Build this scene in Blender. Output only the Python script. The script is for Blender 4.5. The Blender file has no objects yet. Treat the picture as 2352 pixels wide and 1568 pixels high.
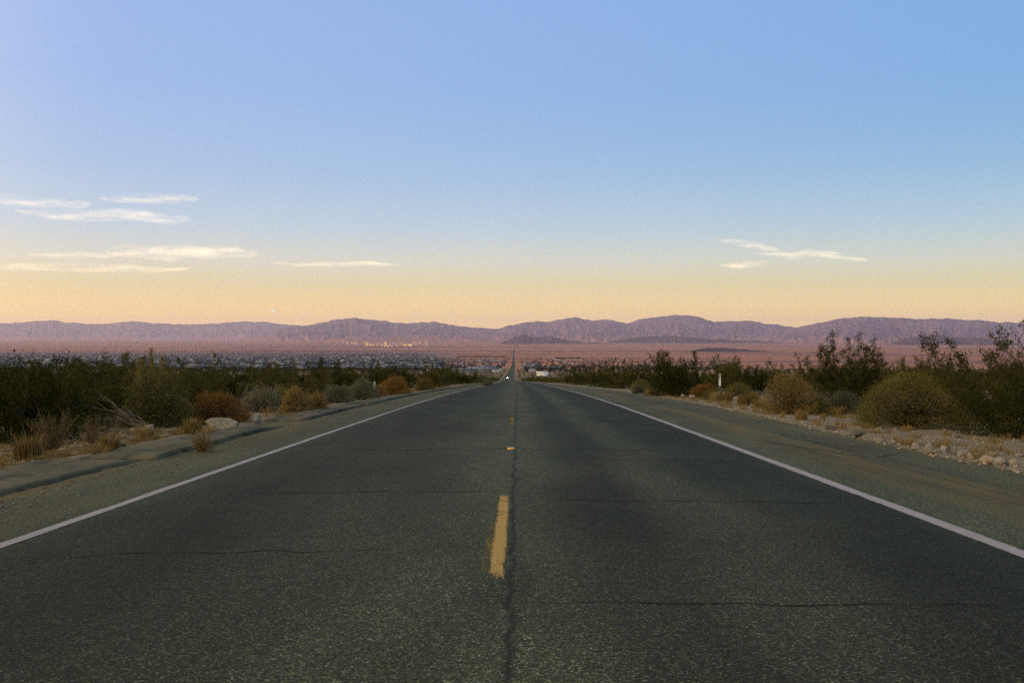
import bpy, math, random
import numpy as np
from mathutils import Vector

SC = bpy.context.scene
COL = SC.collection

# ------------------------------------------------------------------ camera
FPX, VX, VY = 2219.0, 1188.0, 770.0        # focal length, road heading and level line, in units of a 2352-wide frame
cam_d = bpy.data.cameras.new('camera')
cam_d.sensor_width = 36.0
cam_d.lens = 36.0 * FPX / 2352.0
cam_d.clip_start = 0.1
cam_d.clip_end = 400000.0
cam = bpy.data.objects.new('camera', cam_d)
COL.objects.link(cam)
cam.location = (0, 0, 0)
cam.rotation_euler = (math.radians(90) - math.atan(14 / FPX), 0, math.atan(12 / FPX))
SC.camera = cam

# ------------------------------------------------------------------ sky and sun
SUN_EL = math.radians(3.2)
SUN_AZ = math.radians(-118)                 # clockwise from straight ahead: behind the viewer, to the left
world = bpy.data.worlds.new('World')
SC.world = world
world.use_nodes = True
wn, wl = world.node_tree.nodes, world.node_tree.links
wn.clear()
w_out = wn.new('ShaderNodeOutputWorld')
w_bg = wn.new('ShaderNodeBackground')
w_sky = wn.new('ShaderNodeTexSky')
w_sky.sky_type = 'NISHITA'
w_sky.sun_disc = False
w_sky.sun_elevation = SUN_EL
w_sky.sun_rotation = SUN_AZ
w_sky.altitude = 700
w_sky.air_density = 1.0
w_sky.dust_density = 2.0
w_sky.ozone_density = 2.0
w_bg.inputs['Strength'].default_value = 0.15
# the dusk air near the ground: a cream belt below, blue above, added to the sky model by height above the horizon
w_tc = wn.new('ShaderNodeTexCoord')
w_sep = wn.new('ShaderNodeSeparateXYZ')
w_ramp = wn.new('ShaderNodeValToRGB')
w_map = wn.new('ShaderNodeMapRange')
w_map.inputs['From Min'].default_value = -0.02
w_map.inputs['From Max'].default_value = 0.48
def srgb(r, g, b):
    f = lambda c: c / 12.92 if c <= 0.04045 else ((c + 0.055) / 1.055) ** 2.4
    return (f(r / 255), f(g / 255), f(b / 255), 1)
lin = lambda r, g, b, m=1.0: tuple(c * m / 2 for c in srgb(r, g, b)[:3]) + (1,)      # halved here, doubled again below
stops = [(-0.02, lin(255, 206, 116, 1.42)), (0.012, lin(255, 211, 124, 1.40)), (0.03, lin(255, 218, 144, 1.22)), (0.05, lin(252, 231, 176)), (0.075, lin(237, 233, 213)),
         (0.11, lin(208, 224, 236)), (0.16, lin(184, 211, 240)), (0.24, lin(168, 200, 244)), (0.34, lin(163, 195, 244)), (0.48, lin(163, 187, 222))]
els = w_ramp.color_ramp.elements
while len(els) < len(stops):
    els.new(0.5)
for e, (v, c) in zip(els, stops):
    e.position = (v + 0.02) / 0.5
    e.color = c
w_mix = wn.new('ShaderNodeMixRGB')
w_mix.inputs['Fac'].default_value = 0.9
w_scale = wn.new('ShaderNodeMixRGB')
w_scale.blend_type = 'MULTIPLY'
w_scale.inputs['Fac'].default_value = 1
k = 2 / 0.15
w_scale.inputs['Color2'].default_value = (k, k, k, 1)
# the side towards the sunken sun is paler, the side away from it a deeper blue
w_side = wn.new('ShaderNodeMapRange')
w_side.inputs['From Min'].default_value = -0.55
w_side.inputs['From Max'].default_value = 0.55
w_tint = wn.new('ShaderNodeMixRGB')
w_tint.inputs['Color1'].default_value = (1.07, 0.99, 1.03, 1)
w_tint.inputs['Color2'].default_value = (0.57, 0.79, 0.89, 1)
w_tm = wn.new('ShaderNodeMixRGB')
w_tm.blend_type = 'MULTIPLY'
w_tm.inputs['Fac'].default_value = 1
wl.new(w_tc.outputs['Generated'], w_sep.inputs[0])
wl.new(w_sep.outputs['Z'], w_map.inputs['Value'])
wl.new(w_map.outputs[0], w_ramp.inputs[0])
wl.new(w_sep.outputs['X'], w_side.inputs['Value'])
wl.new(w_side.outputs[0], w_tint.inputs[0])
w_hi = wn.new('ShaderNodeMapRange')            # the dusty belt itself is alike all round
w_hi.inputs['From Min'].default_value = 0.03
w_hi.inputs['From Max'].default_value = 0.20
w_hi.inputs['To Min'].default_value = 0.2
wl.new(w_sep.outputs['Z'], w_hi.inputs['Value'])
wl.new(w_hi.outputs[0], w_tm.inputs['Fac'])
wl.new(w_ramp.outputs[0], w_tm.inputs['Color1'])
wl.new(w_tint.outputs[0], w_tm.inputs['Color2'])
# the afterglow round the point where the sun went down
w_dot = wn.new('ShaderNodeVectorMath')
w_dot.operation = 'DOT_PRODUCT'
w_dot.inputs[1].default_value = (math.sin(SUN_AZ), math.cos(SUN_AZ), 0.05)
w_gl = wn.new('ShaderNodeMapRange')
w_gl.interpolation_type = 'SMOOTHSTEP'
w_gl.inputs['From Min'].default_value = -0.1
w_gl.inputs['From Max'].default_value = 1.0
w_glc = wn.new('ShaderNodeMixRGB')
w_glc.inputs['Color1'].default_value = (0, 0, 0, 1)
w_glc.inputs['Color2'].default_value = (1.15, 0.80, 0.24, 1)
w_add = wn.new('ShaderNodeMixRGB')
w_add.blend_type = 'ADD'
w_add.inputs['Fac'].default_value = 1
wl.new(w_tc.outputs['Generated'], w_dot.inputs[0])
wl.new(w_dot.outputs['Value'], w_gl.inputs['Value'])
wl.new(w_gl.outputs[0], w_glc.inputs['Fac'])
wl.new(w_tm.outputs[0], w_add.inputs['Color1'])
wl.new(w_glc.outputs[0], w_add.inputs['Color2'])
wl.new(w_add.outputs[0], w_scale.inputs['Color1'])
wl.new(w_sky.outputs[0], w_mix.inputs['Color1'])
wl.new(w_scale.outputs[0], w_mix.inputs['Color2'])
wl.new(w_mix.outputs[0], w_bg.inputs['Color'])
wl.new(w_bg.outputs[0], w_out.inputs['Surface'])

sun_d = bpy.data.lights.new('sun', 'SUN')
sun_d.energy = 3.0
sun_d.angle = math.radians(0.5)
sun_d.color = (1.0, 0.68, 0.34)
sun = bpy.data.objects.new('sun', sun_d)
COL.objects.link(sun)
sdir = Vector((math.sin(SUN_AZ) * math.cos(SUN_EL), math.cos(SUN_AZ) * math.cos(SUN_EL), math.sin(SUN_EL)))
sun.rotation_euler = sdir.to_track_quat('Z', 'Y').to_euler()
sun.location = (0, 0, 50)

SC.view_settings.view_transform = 'Standard'
SC.view_settings.look = 'None'
SC.view_settings.exposure = 0.0
SC.view_settings.gamma = 1.0
SC.view_settings.use_curve_mapping = False
SC.render.engine = 'CYCLES'
SC.cycles.use_denoising = False
SC.cycles.max_bounces = 6
SC.cycles.volume_bounces = 2
SC.cycles.transparent_max_bounces = 12
SC.cycles.sample_clamp_indirect = 4.0

# ------------------------------------------------------------------ helpers
RNG = np.random.default_rng(7)

def mesh_obj(name, V, F, mat, parent=None, uv=None, smooth=False):
    me = bpy.data.meshes.new(name)
    V = np.asarray(V, dtype=np.float32)
    if isinstance(F, np.ndarray):
        F = [F]
    loops, starts, n = [], [], 0
    for f in F:
        f = np.asarray(f, dtype=np.int32)
        if f.size == 0:
            continue
        loops.append(f.ravel())
        starts.append(n + np.arange(len(f)) * f.shape[1])
        n += f.size
    me.vertices.add(len(V))
    me.vertices.foreach_set('co', V.ravel())
    loops = np.concatenate(loops).astype(np.int32)
    starts = np.concatenate(starts).astype(np.int32)
    me.loops.add(n)
    me.loops.foreach_set('vertex_index', loops)
    me.polygons.add(len(starts))
    me.polygons.foreach_set('loop_start', starts)
    if uv is not None:
        lay = me.uv_layers.new(name='lat')
        lay.data.foreach_set('uv', np.asarray(uv, dtype=np.float32)[loops].ravel())
    if smooth:
        me.polygons.foreach_set('use_smooth', np.ones(len(starts), dtype=bool))
    me.update(calc_edges=True)
    me.validate()
    if mat is not None:
        me.materials.append(mat)
    o = bpy.data.objects.new(name, me)
    COL.objects.link(o)
    if parent is not None:
        o.parent = parent
    return o

def tag(o, label, cat=None, group=None, kind=None):
    if label:
        o['label'] = label
    if cat:
        o['category'] = cat
    if group:
        o['group'] = group
    if kind:
        o['kind'] = kind
    return o

def empty(name, loc=(0, 0, 0), rz=0.0, s=1.0):
    o = bpy.data.objects.new(name, None)
    o.empty_display_size = 0.1
    COL.objects.link(o)
    o.location = loc
    o.rotation_euler = (0, 0, rz)
    o.scale = (s, s, s) if not isinstance(s, (tuple, list)) else s
    return o

def copy_thing(root, loc, rz, s):
    r = root.copy()
    COL.objects.link(r)
    r.location = loc
    r.rotation_euler = (0, 0, rz)
    r.scale = (s, s, s) if not isinstance(s, (tuple, list)) else s
    for ch in root.children:
        c = ch.copy()
        COL.objects.link(c)
        c.parent = r
    return r

class Nd:
    """A small wrapper to write node trees briefly."""
    def __init__(self, name):
        self.m = bpy.data.materials.new(name)
        self.m.use_nodes = True
        self.t = self.m.node_tree
        self.t.nodes.clear()
        self.out = self.t.nodes.new('ShaderNodeOutputMaterial')
        self.tc = None
    def n(self, typ, **kw):
        x = self.t.nodes.new(typ)
        for a, b in kw.items():
            setattr(x, a, b)
        return x
    def link(self, a, b):
        self.t.links.new(a, b)
    def put(self, sock, v):
        if isinstance(v, bpy.types.NodeSocket):
            self.link(v, sock)
        else:
            sock.default_value = v
    def coord(self, which='Object'):
        if self.tc is None:
            self.tc = self.n('ShaderNodeTexCoord')
        return self.tc.outputs[which]
    def mapping(self, vec, scale=(1, 1, 1), loc=(0, 0, 0)):
        m = self.n('ShaderNodeMapping')
        self.link(vec, m.inputs['Vector'])
        m.inputs['Scale'].default_value = scale
        m.inputs['Location'].default_value = loc
        return m.outputs[0]
    def noise(self, vec, scale, detail=3, rough=0.55, out='Fac'):
        x = self.n('ShaderNodeTexNoise')
        self.link(vec, x.inputs['Vector'])
        x.inputs['Scale'].default_value = scale
        x.inputs['Detail'].default_value = detail
        x.inputs['Roughness'].default_value = rough
        return x.outputs[out]
    def math(self, op, a, b=0.0, clamp=False):
        x = self.n('ShaderNodeMath', operation=op)
        x.use_clamp = clamp
        self.put(x.inputs[0], a)
        self.put(x.inputs[1], b)
        return x.outputs[0]
    def ramp(self, fac, stops, interp='LINEAR'):
        x = self.n('ShaderNodeValToRGB')
        self.link(fac, x.inputs[0])
        x.color_ramp.interpolation = interp
        e = x.color_ramp.elements
        while len(e) < len(stops):
            e.new(0.5)
        for el, (p, c) in zip(e, stops):
            el.position = p
            el.color = (c, c, c, 1) if isinstance(c, (int, float)) else (c[0], c[1], c[2], 1)
        return x.outputs[0]
    def remap(self, v, a, b, c=0.0, d=1.0):
        x = self.n('ShaderNodeMapRange')
        self.put(x.inputs['Value'], v)
        x.inputs['From Min'].default_value = a
        x.inputs['From Max'].default_value = b
        x.inputs['To Min'].default_value = c
        x.inputs['To Max'].default_value = d
        return x.outputs[0]
    def mix(self, fac, a, b, blend='MIX'):
        x = self.n('ShaderNodeMixRGB', blend_type=blend)
        self.put(x.inputs[0], fac)
        for s, v in ((x.inputs[1], a), (x.inputs[2], b)):
            if isinstance(v, (tuple, list)):
                v = (v[0], v[1], v[2], 1)
            elif isinstance(v, (int, float)):
                v = (v, v, v, 1)
            self.put(s, v)
        return x.outputs[0]
    def bump(self, h, strength=0.5, dist=0.02):
        x = self.n('ShaderNodeBump')
        x.inputs['Strength'].default_value = strength
        x.inputs['Distance'].default_value = dist
        self.link(h, x.inputs['Height'])
        return x.outputs[0]
    def principled(self, col, rough=0.85, spec=0.3, normal=None, metal=0.0):
        p = self.n('ShaderNodeBsdfPrincipled')
        if isinstance(col, (tuple, list)):
            col = (col[0], col[1], col[2], 1)
        self.put(p.inputs['Base Color'], col)
        self.put(p.inputs['Roughness'], rough)
        p.inputs['Specular IOR Level'].default_value = spec
        p.inputs['Metallic'].default_value = metal
        if normal is not None:
            self.link(normal, p.inputs['Normal'])
        self.link(p.outputs[0], self.out.inputs['Surface'])
        return p

# ------------------------------------------------------------------ terrain profile (height below the eye along the road)
PD = np.array([-60, -15, 0, 10, 20, 30, 45, 70, 100, 147, 230, 400, 740, 1000, 1500, 2000, 3000, 5000, 8000, 15000, 25000, 40000, 55000, 90000], float)
PZ = np.array([.8, -.7, -1.2, -1.533, -1.87, -2.22, -2.80, -3.88, -5.24, -7.36, -11.15, -18.9, -34.3, -42.6, -56, -68.5, -91, -121.7, -151, -187, -212, -215, -198, -190], float)
def _pchip(x, y, q):
    h = np.diff(x); d = np.diff(y) / h
    m = np.zeros_like(y)
    m[0], m[-1] = d[0], d[-1]
    for i in range(1, len(x) - 1):
        if d[i - 1] * d[i] > 0:
            w1, w2 = 2 * h[i] + h[i - 1], h[i] + 2 * h[i - 1]
            m[i] = (w1 + w2) / (w1 / d[i - 1] + w2 / d[i])
    q = np.asarray(q, float)
    i = np.clip(np.searchsorted(x, q) - 1, 0, len(x) - 2)
    t = (q - x[i]) / h[i]
    return (y[i] * (1 + 2 * t) * (1 - t) ** 2 + h[i] * m[i] * t * (1 - t) ** 2 + y[i + 1] * t * t * (3 - 2 * t) + h[i] * m[i + 1] * t * t * (t - 1))
def prof(y):
    y = np.asarray(y, float)
    return np.where(y < -60, .8 + (-60 - y) * 0.034, _pchip(PD, PZ, np.maximum(y, -60)))
RD = np.array([-60, 0, 120, 250, 500, 870, 1500, 3000, 6000, 12000], float)
RX = np.array([0, 0, 0, -.9, -3.6, -7.0, -9, -11, -22, -40], float)
def road_x(y):
    return np.interp(y, RD, RX)

# smooth value noise on a lattice, vectorised
_tab = np.random.default_rng(3).random((256, 256))
def vnoise(x, y):
    x = np.asarray(x, float); y = np.asarray(y, float)
    xi, yi = np.floor(x).astype(int), np.floor(y).astype(int)
    fx, fy = x - xi, y - yi
    fx = fx * fx * (3 - 2 * fx); fy = fy * fy * (3 - 2 * fy)
    g = lambda a, b: _tab[a & 255, b & 255]
    return (g(xi, yi) * (1 - fx) + g(xi + 1, yi) * fx) * (1 - fy) + (g(xi, yi + 1) * (1 - fx) + g(xi + 1, yi + 1) * fx) * fy
def fbm(x, y, o=4):
    s, a, t = 0, 1.0, 0
    for i in range(o):
        s = s + a * (vnoise(x * 2 ** i + 17.3 * i, y * 2 ** i + 9.1 * i) - .5)
        t += a
        a *= .5
    return s / t

def right_edge(y):          # outer edge of the right pavement
    return np.interp(y, [-60, 8, 13, 18, 26, 43, 60, 90, 200, 12000], [6.0, 5.95, 5.72, 5.84, 6.1, 6.35, 6.5, 5.6, 5.2, 5.0])
LEFT_EDGE = -4.72
def ground_z(x, y):
    x = np.asarray(x, float); y = np.asarray(y, float)
    z = prof(y)
    rel = x - road_x(y)
    off = np.maximum(np.maximum(-6.0 - rel, rel - (right_edge(y) + .05)), 0)   # metres outside the pavement
    far = np.clip(off / 8, 0, 1)
    z = z - 0.035 * np.clip(off / .5, 0, 1) - .10 * np.clip((off - .5) / 6, 0, 1)
    z = z + np.clip(off / 1.5, 0, 1) * (.10 * fbm(x / 1.3, y / 1.3, 4) + .05 * fbm(x * 1.6, y * 1.6, 3))
    z = z + far * .5 * fbm(x / 14, y / 14, 3)
    sc = np.clip((np.abs(x) + np.maximum(y, 0) - 150) / 800, 0, 1) * np.clip(np.abs(rel) / 150, 0, 1)
    z = z + sc * 5 * fbm(x / 400, y / 400, 3)
    ins = (rel > -5.9) & (rel < right_edge(y))
    z = np.where(ins, prof(y) - .09 - .0006 * np.maximum(y, 0), z)
    return z

# ------------------------------------------------------------------ ground sheet
def geo(a, b, n):
    return np.geomspace(a, b, n)
rows = np.concatenate([-geo(4000, 16, 26), np.arange(-15, 2, 1.0), np.arange(2, 60, .3), np.arange(60, 150, 1.2), geo(151, 90000, 210)])
half = np.concatenate([np.arange(0, 16, .3), np.arange(16, 40, .9), geo(40, 70000, 84)])
cols = np.concatenate([-half[:0:-1], half])
# put vertex columns on the pavement's edges
cols = np.unique(np.round(np.concatenate([cols, [-6.0, -5.92, 5.2]]), 3))
GX, GY = np.meshgrid(cols, rows)
GXs = GX + road_x(GY) * (np.abs(GX) < 40)
GZ = ground_z(GXs, GY)
nr, nc = GX.shape
idx = np.arange(nr * nc).reshape(nr, nc)
quads = np.stack([idx[:-1, :-1], idx[:-1, 1:], idx[1:, 1:], idx[1:, :-1]], -1).reshape(-1, 4)

def mat_ground():
    d = Nd('desert_soil')
    P = d.coord()
    sep = d.n('ShaderNodeSeparateXYZ')
    d.link(P, sep.inputs[0])
    big = d.noise(P, .35, 4)
    fine = d.noise(P, 9, 6, .7)
    grit = d.noise(P, 70, 3, .7)
    near = d.mix(d.remap(big, .38, .62), (.29, .215, .12), (.37, .30, .205))
    near = d.mix(d.remap(fine, .48, .72), near, (.19, .135, .06))
    near = d.mix(d.remap(grit, .35, .7, 0.0, .75), (.13, .105, .07), near)
    pale = d.noise(P, 28, 2, .6)
    near = d.mix(d.remap(pale, .66, .74), near, (.5, .47, .42))
    # plain: broad tongues of red, mauve and tan soil, the pink evening glow put into their colour, with the scrub too small to see as dark mottling
    wide = d.noise(d.mapping(P, (.00016, .00055, 0)), 1.0, 6, .62)
    far = d.ramp(wide, [(.34, (.12, .072, .072)), (.46, (.24, .105, .078)), (.54, (.40, .165, .085)), (.66, (.24, .115, .085))])
    mott = d.noise(d.mapping(P, (.012, .004, 0)), 1.0, 5, .65)
    far = d.mix(d.remap(mott, .46, .66, 0, .8), far, (.085, .072, .075))
    mid = d.mix(d.remap(d.noise(P, .25, 3), .42, .58), (.085, .078, .035), (.20, .155, .085))
    ydist = sep.outputs['Y']
    c = d.mix(d.remap(ydist, 70, 220), near, mid)
    c = d.mix(d.remap(ydist, 900, 2200), c, far)
    # built-up land of the town: grey streets and yards, with the valley's blue-grey shade put into the tone
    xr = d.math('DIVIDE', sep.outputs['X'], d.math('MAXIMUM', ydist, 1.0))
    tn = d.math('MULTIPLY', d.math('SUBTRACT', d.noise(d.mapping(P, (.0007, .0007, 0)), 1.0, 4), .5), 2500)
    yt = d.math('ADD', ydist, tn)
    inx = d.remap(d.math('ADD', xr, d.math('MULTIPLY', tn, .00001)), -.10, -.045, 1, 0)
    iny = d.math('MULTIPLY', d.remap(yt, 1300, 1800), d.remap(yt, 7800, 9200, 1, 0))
    lots_shade = d.ramp(d.noise(d.mapping(P, (.02, .006, 0)), 1.0, 4, .7), [(.35, (.045, .052, .07)), (.52, (.085, .09, .11)), (.66, (.17, .17, .19))])
    c = d.mix(d.math('MULTIPLY', d.math('MULTIPLY', inx, iny), .8), c, lots_shade)
    nrm = d.bump(d.math('ADD', d.math('MULTIPLY', fine, .7), d.math('MULTIPLY', grit, .3)), .7, .05)
    d.principled(c, .95, .1, nrm)
    return d.m
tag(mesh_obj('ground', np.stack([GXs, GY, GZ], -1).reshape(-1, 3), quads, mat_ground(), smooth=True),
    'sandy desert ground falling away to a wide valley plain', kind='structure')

# ------------------------------------------------------------------ road
def mat_asphalt(name, lanes=True):
    d = Nd(name)
    P = d.coord()
    if lanes:
        uvn = d.n('ShaderNodeUVMap', uv_map='lat')
        sp = d.n('ShaderNodeSeparateXYZ')
        d.link(uvn.outputs[0], sp.inputs[0])
        u = sp.outputs['X']
    spk = d.noise(P, 150, 3, .8)
    vor = d.n('ShaderNodeTexVoronoi')
    d.link(P, vor.inputs['Vector'])
    vor.inputs['Scale'].default_value = 120
    chip = d.n('ShaderNodeSeparateXYZ')
    d.link(vor.outputs['Color'], chip.inputs[0])
    stone = d.ramp(chip.outputs['X'], [(0, .3), (.5, .7), (.82, 1.2), (.93, 2.2), (1, 4.2)] if lanes else [(0, .35), (.45, .75), (.8, 1.25), (1, 2.4)])
    grain = d.ramp(spk, [(.28, .3), (.5, .95), (.72, 1.9)])
    tint = d.ramp(chip.outputs['Y'], [(0, (.045, .041, .016)), (.5, (.040, .045, .020)), (1, (.038, .046, .037))])
    col = d.mix(1, tint, stone, 'MULTIPLY')
    col = d.mix(1, col, grain, 'MULTIPLY')
    blot = d.noise(d.mapping(P, (.9, .25, 1)), 1.0, 5, .6)
    col = d.mix(1, col, d.ramp(blot, [(.3, .62), (.5, 1.0), (.7, 1.4)]), 'MULTIPLY')
    if lanes:
        wob = d.math('MULTIPLY', d.math('SUBTRACT', d.noise(d.mapping(P, (.5, .12, 1)), 1.0, 4), .5), .42)
        u2 = d.math('ADD', u, wob)
        un = d.remap(u2, -6, 7)
        tone = [(-5.4, 1.2), (-5, 1.40), (-3.7, 1.45), (-3.45, 1.0), (-3.1, .62), (-2.4, .52), (-1.8, .66), (-1.1, .85), (-.55, 1.25), (-.1, 1.38), (.25, 1.35), (.6, .70),
                (.95, .56), (1.4, 1.18), (1.7, 1.05), (2.1, .55), (2.9, .44), (3.15, .54), (3.35, 1.5), (3.7, 1.45), (4.2, 1.05), (4.9, 1.1), (5.3, 1.35), (6.3, 1.5)]
        col = d.mix(1, col, d.ramp(un, [((a + 6) / 13, b * .62) for a, b in tone]), 'MULTIPLY')
        col = d.mix(1, col, 1.62, 'MULTIPLY')
        # wind-blown dirt lying on the shoulders
        strk = d.noise(d.mapping(P, (3.2, .14, 1)), 1.0, 5, .65)
        b1 = d.ramp(un, [((a + 6) / 13, b) for a, b in [(-5, 1), (-4.6, .85), (-4.3, .4), (-3.8, .25), (-3.5, 0), (3.3, 0), (3.6, .12), (4.0, .6), (4.5, .85), (4.9, .45), (5.4, .25), (5.9, .6), (6.4, 1)]])
        dirt = d.math('MULTIPLY', b1, d.remap(strk, .36, .58), True)
        dcol = d.mix(d.remap(spk, .3, .7), (.045, .032, .008), (.20, .15, .06))
        col = d.mix(d.math('MULTIPLY', dirt, .95), col, dcol)
        # the open joint between the two lanes
        jn = d.math('MULTIPLY', d.math('SUBTRACT', d.noise(d.mapping(P, (1, 1.7, 1)), 1.0, 5, .7), .5), .16)
        jd = d.math('ABSOLUTE', d.math('ADD', d.math('ADD', u, .036), jn))
        jw = d.remap(d.noise(P, 1.3, 4, .7), .35, .65, .012, .05)
        joint = d.math('SUBTRACT', 1.0, d.math('DIVIDE', jd, jw), True)
        col = d.mix(d.math('MULTIPLY', joint, .85), col, (.010, .011, .006))
    if not lanes:
        col = d.mix(d.remap(d.noise(d.mapping(P, (2.5, .7, 1)), 1.0, 5, .7), .40, .58, 0, .85), col, d.mix(d.remap(spk, .3, .7), (.05, .042, .02), (.19, .155, .09)))
    nrm = d.bump(d.math('ADD', d.math('MULTIPLY', spk, .5), d.math('MULTIPLY', chip.outputs['X'], .5)), .55, .008)
    d.principled(col, .88, .14, nrm)
    return d.m
M_ROAD = mat_asphalt('asphalt')
M_DIKE = mat_asphalt('asphalt_kerb', False)

def strip(name, ys, xl, xr, dz, mat, parent=None, nx=2, smooth=True, unit=False):
    """A sheet that follows the road's profile; lateral positions are measured from the road's axis."""
    ys = np.asarray(ys, float)
    t = np.linspace(0, 1, nx)
    L = (np.zeros_like(ys) + xl)[:, None] * (1 - t) + (np.zeros_like(ys) + xr)[:, None] * t
    Y = np.repeat(ys[:, None], nx, 1)
    V = np.stack([L + road_x(Y), Y, prof(Y) + dz], -1).reshape(-1, 3)
    i = np.arange(len(ys) * nx).reshape(len(ys), nx)
    q = np.stack([i[:-1, :-1], i[:-1, 1:], i[1:, 1:], i[1:, :-1]], -1).reshape(-1, 4)
    uv = np.stack([L, Y], -1)
    if unit:
        uv = np.stack([np.broadcast_to(t, L.shape), np.repeat(((ys - ys[0]) / (ys[-1] - ys[0]))[:, None], nx, 1)], -1)
    return mesh_obj(name, V, q, mat, parent, uv=uv.reshape(-1, 2), smooth=smooth)

ry = rows[(rows >= -15) & (rows <= 12000)]
edge_w = .10 * (fbm(ry * .9, ry * 0 + 3.3, 4)) * np.clip((200 - ry) / 100, 0, 1)
road = tag(strip('road', ry, LEFT_EDGE - .75, right_edge(ry) + edge_w * 2, 0, M_ROAD, nx=16), 'two-lane asphalt road running straight downhill into the valley', kind='structure')

def mat_paint(name, col, wear, ends=False, fade=0.0):
    d = Nd(name)
    P = d.coord()
    uvn = d.n('ShaderNodeUVMap', uv_map='lat')
    sp = d.n('ShaderNodeSeparateXYZ')
    d.link(uvn.outputs[0], sp.inputs[0])
    e = d.remap(d.math('ABSOLUTE', d.math('SUBTRACT', sp.outputs['X'], .5)), .28, .5, 0, 1)
    if ends:
        e = d.math('MAXIMUM', e, d.remap(d.math('ABSOLUTE', d.math('SUBTRACT', sp.outputs['Y'], .5)), .44, .5, 0, 1))
    n1 = d.noise(P, 75, 4, .8)
    n2 = d.noise(d.mapping(P, (1, .35, 1)), 5, 4, .65)
    w = d.math('ADD', d.math('MULTIPLY', n1, .62), d.math('MULTIPLY', n2, .38))
    w = d.math('SUBTRACT', w, d.math('MULTIPLY', e, .13))
    if fade:
        so = d.n('ShaderNodeSeparateXYZ')
        d.link(P, so.inputs[0])
        w = d.math('SUBTRACT', w, d.remap(so.outputs['Y'], 12, 110, 0, fade))
    m = d.remap(w, wear - .05, wear + .05)
    c = d.mix(d.remap(d.noise(P, 170, 2, .8), .3, .72, 0, .6), col, (.06, .058, .04))
    c = d.mix(d.remap(n2, .4, .7, 0, .35), c, (.10, .09, .06))
    bs = d.n('ShaderNodeBsdfDiffuse')
    d.put(bs.inputs[0], c)
    tr = d.n('ShaderNodeBsdfTransparent')
    mx = d.n('ShaderNodeMixShader')
    d.link(m, mx.inputs[0]); d.link(tr.outputs[0], mx.inputs[1]); d.link(bs.outputs[0], mx.inputs[2])
    d.link(mx.outputs[0], d.out.inputs['Surface'])
    return d.m
M_WHITE = mat_paint('worn_white_paint', (.42, .39, .405), .39, False, .08)
M_YELLOW = mat_paint('worn_yellow_paint', (.56, .36, .12), .43, True)
M_YELLOW2 = mat_paint('faded_yellow_paint', (.42, .27, .05), .50, True)
M_YELLOW3 = mat_paint('nearly_gone_yellow_paint', (.34, .24, .06), .55, True)
ly = ry[(ry >= -12) & (ry < 3000)]
jl = .02 * fbm(ly * 1.7, ly * 0 + 1.1, 3)
strip('edge_line', ly, -3.525 + jl, -3.415 + jl * .6, .004, M_WHITE, road, unit=True)
strip('edge_line', ly, 3.185 + jl * .6, 3.33 + jl, .004, M_WHITE, road, unit=True)
for kk in range(14):
    y0 = 5.45 + 14.63 * kk
    yy = np.linspace(y0, y0 + 3.66, 14)
    nj = .018 * fbm(yy * 4, yy * 0 + kk, 3)
    strip('centre_dash', yy, -.172 + nj * .25, -.068 - np.abs(nj) * .6, .004, (M_YELLOW, M_YELLOW2, M_YELLOW3)[min(kk, 2)], road, unit=True)
strip('old_centre_dash', np.linspace(5.25, 7.6, 10), -.232, -.13, .0022, M_YELLOW3, road, unit=True)
# tar-dark cracks across the lanes
d = Nd('open_crack')
d.principled((.017, .018, .010), .95, .05)
M_CRACK = d.m
def crack(x0, y0, x1, y1, w, seed, amp=.12, par=None):
    n = int(max(14, abs(x1 - x0) * 14 + abs(y1 - y0) * 6))
    t = np.linspace(0, 1, n)
    xs = x0 + (x1 - x0) * t
    ys = y0 + (y1 - y0) * t + amp * 1.7 * fbm(t * 7 + seed, t * 0 + seed * 3.7, 5)
    xs = xs + amp * .4 * fbm(t * 9 + seed, t * 0 + 51, 3)
    ww = w * np.clip(.55 + 1.6 * fbm(t * 14, t * 0 + seed, 3), .12, 1.4) * np.clip(np.minimum(t, 1 - t) * 8, .08, 1)
    dx, dy = np.gradient(xs), np.gradient(ys)
    l = np.hypot(dx, dy)
    nx_, ny_ = -dy / l * ww / 2, dx / l * ww / 2
    A = np.stack([xs + nx_, ys + ny_], -1); B = np.stack([xs - nx_, ys - ny_], -1)
    V = np.concatenate([A, B])
    V = np.column_stack([V[:, 0] + road_x(V[:, 1]), V[:, 1], prof(V[:, 1]) + .0025])
    i = np.arange(n - 1)
    mesh_obj('crack', V, np.stack([i, i + 1, n + i + 1, n + i], -1), M_CRACK, par or road)
crack(-.1, 4.92, 2.6, 4.86, .026, 1)
crack(.05, 8.75, 2.9, 8.6, .030, 2)
crack(.6, 12.75, 3.2, 12.3, .035, 3, .2)
crack(-2.6, 9.15, -.1, 9.42, .030, 4, .2)
crack(-2.7, 13.9, .05, 14.3, .05, 5, .25)
crack(0, 14.3, 2.6, 14.05, .06, 6, .25)
crack(-1.4, 19.2, 0, 19.6, .05, 7)
crack(-1.6, 23.6, .9, 24.2, .06, 8)
crack(-.5, 17.1, .6, 17.2, .05, 9)
crack(-2.8, 34, 2.8, 33.4, .09, 10, .4)
crack(-3.2, 52, 2.9, 52.5, .11, 11, .5)
crack(4.72, 12.8, 5.66, 13.95, .035, 12, .10)
crack(3.9, 16.2, 4.7, 12.85, .035, 15, .10)
crack(-3.2, 6.1, -.6, 6.35, .016, 13, .2)
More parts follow.
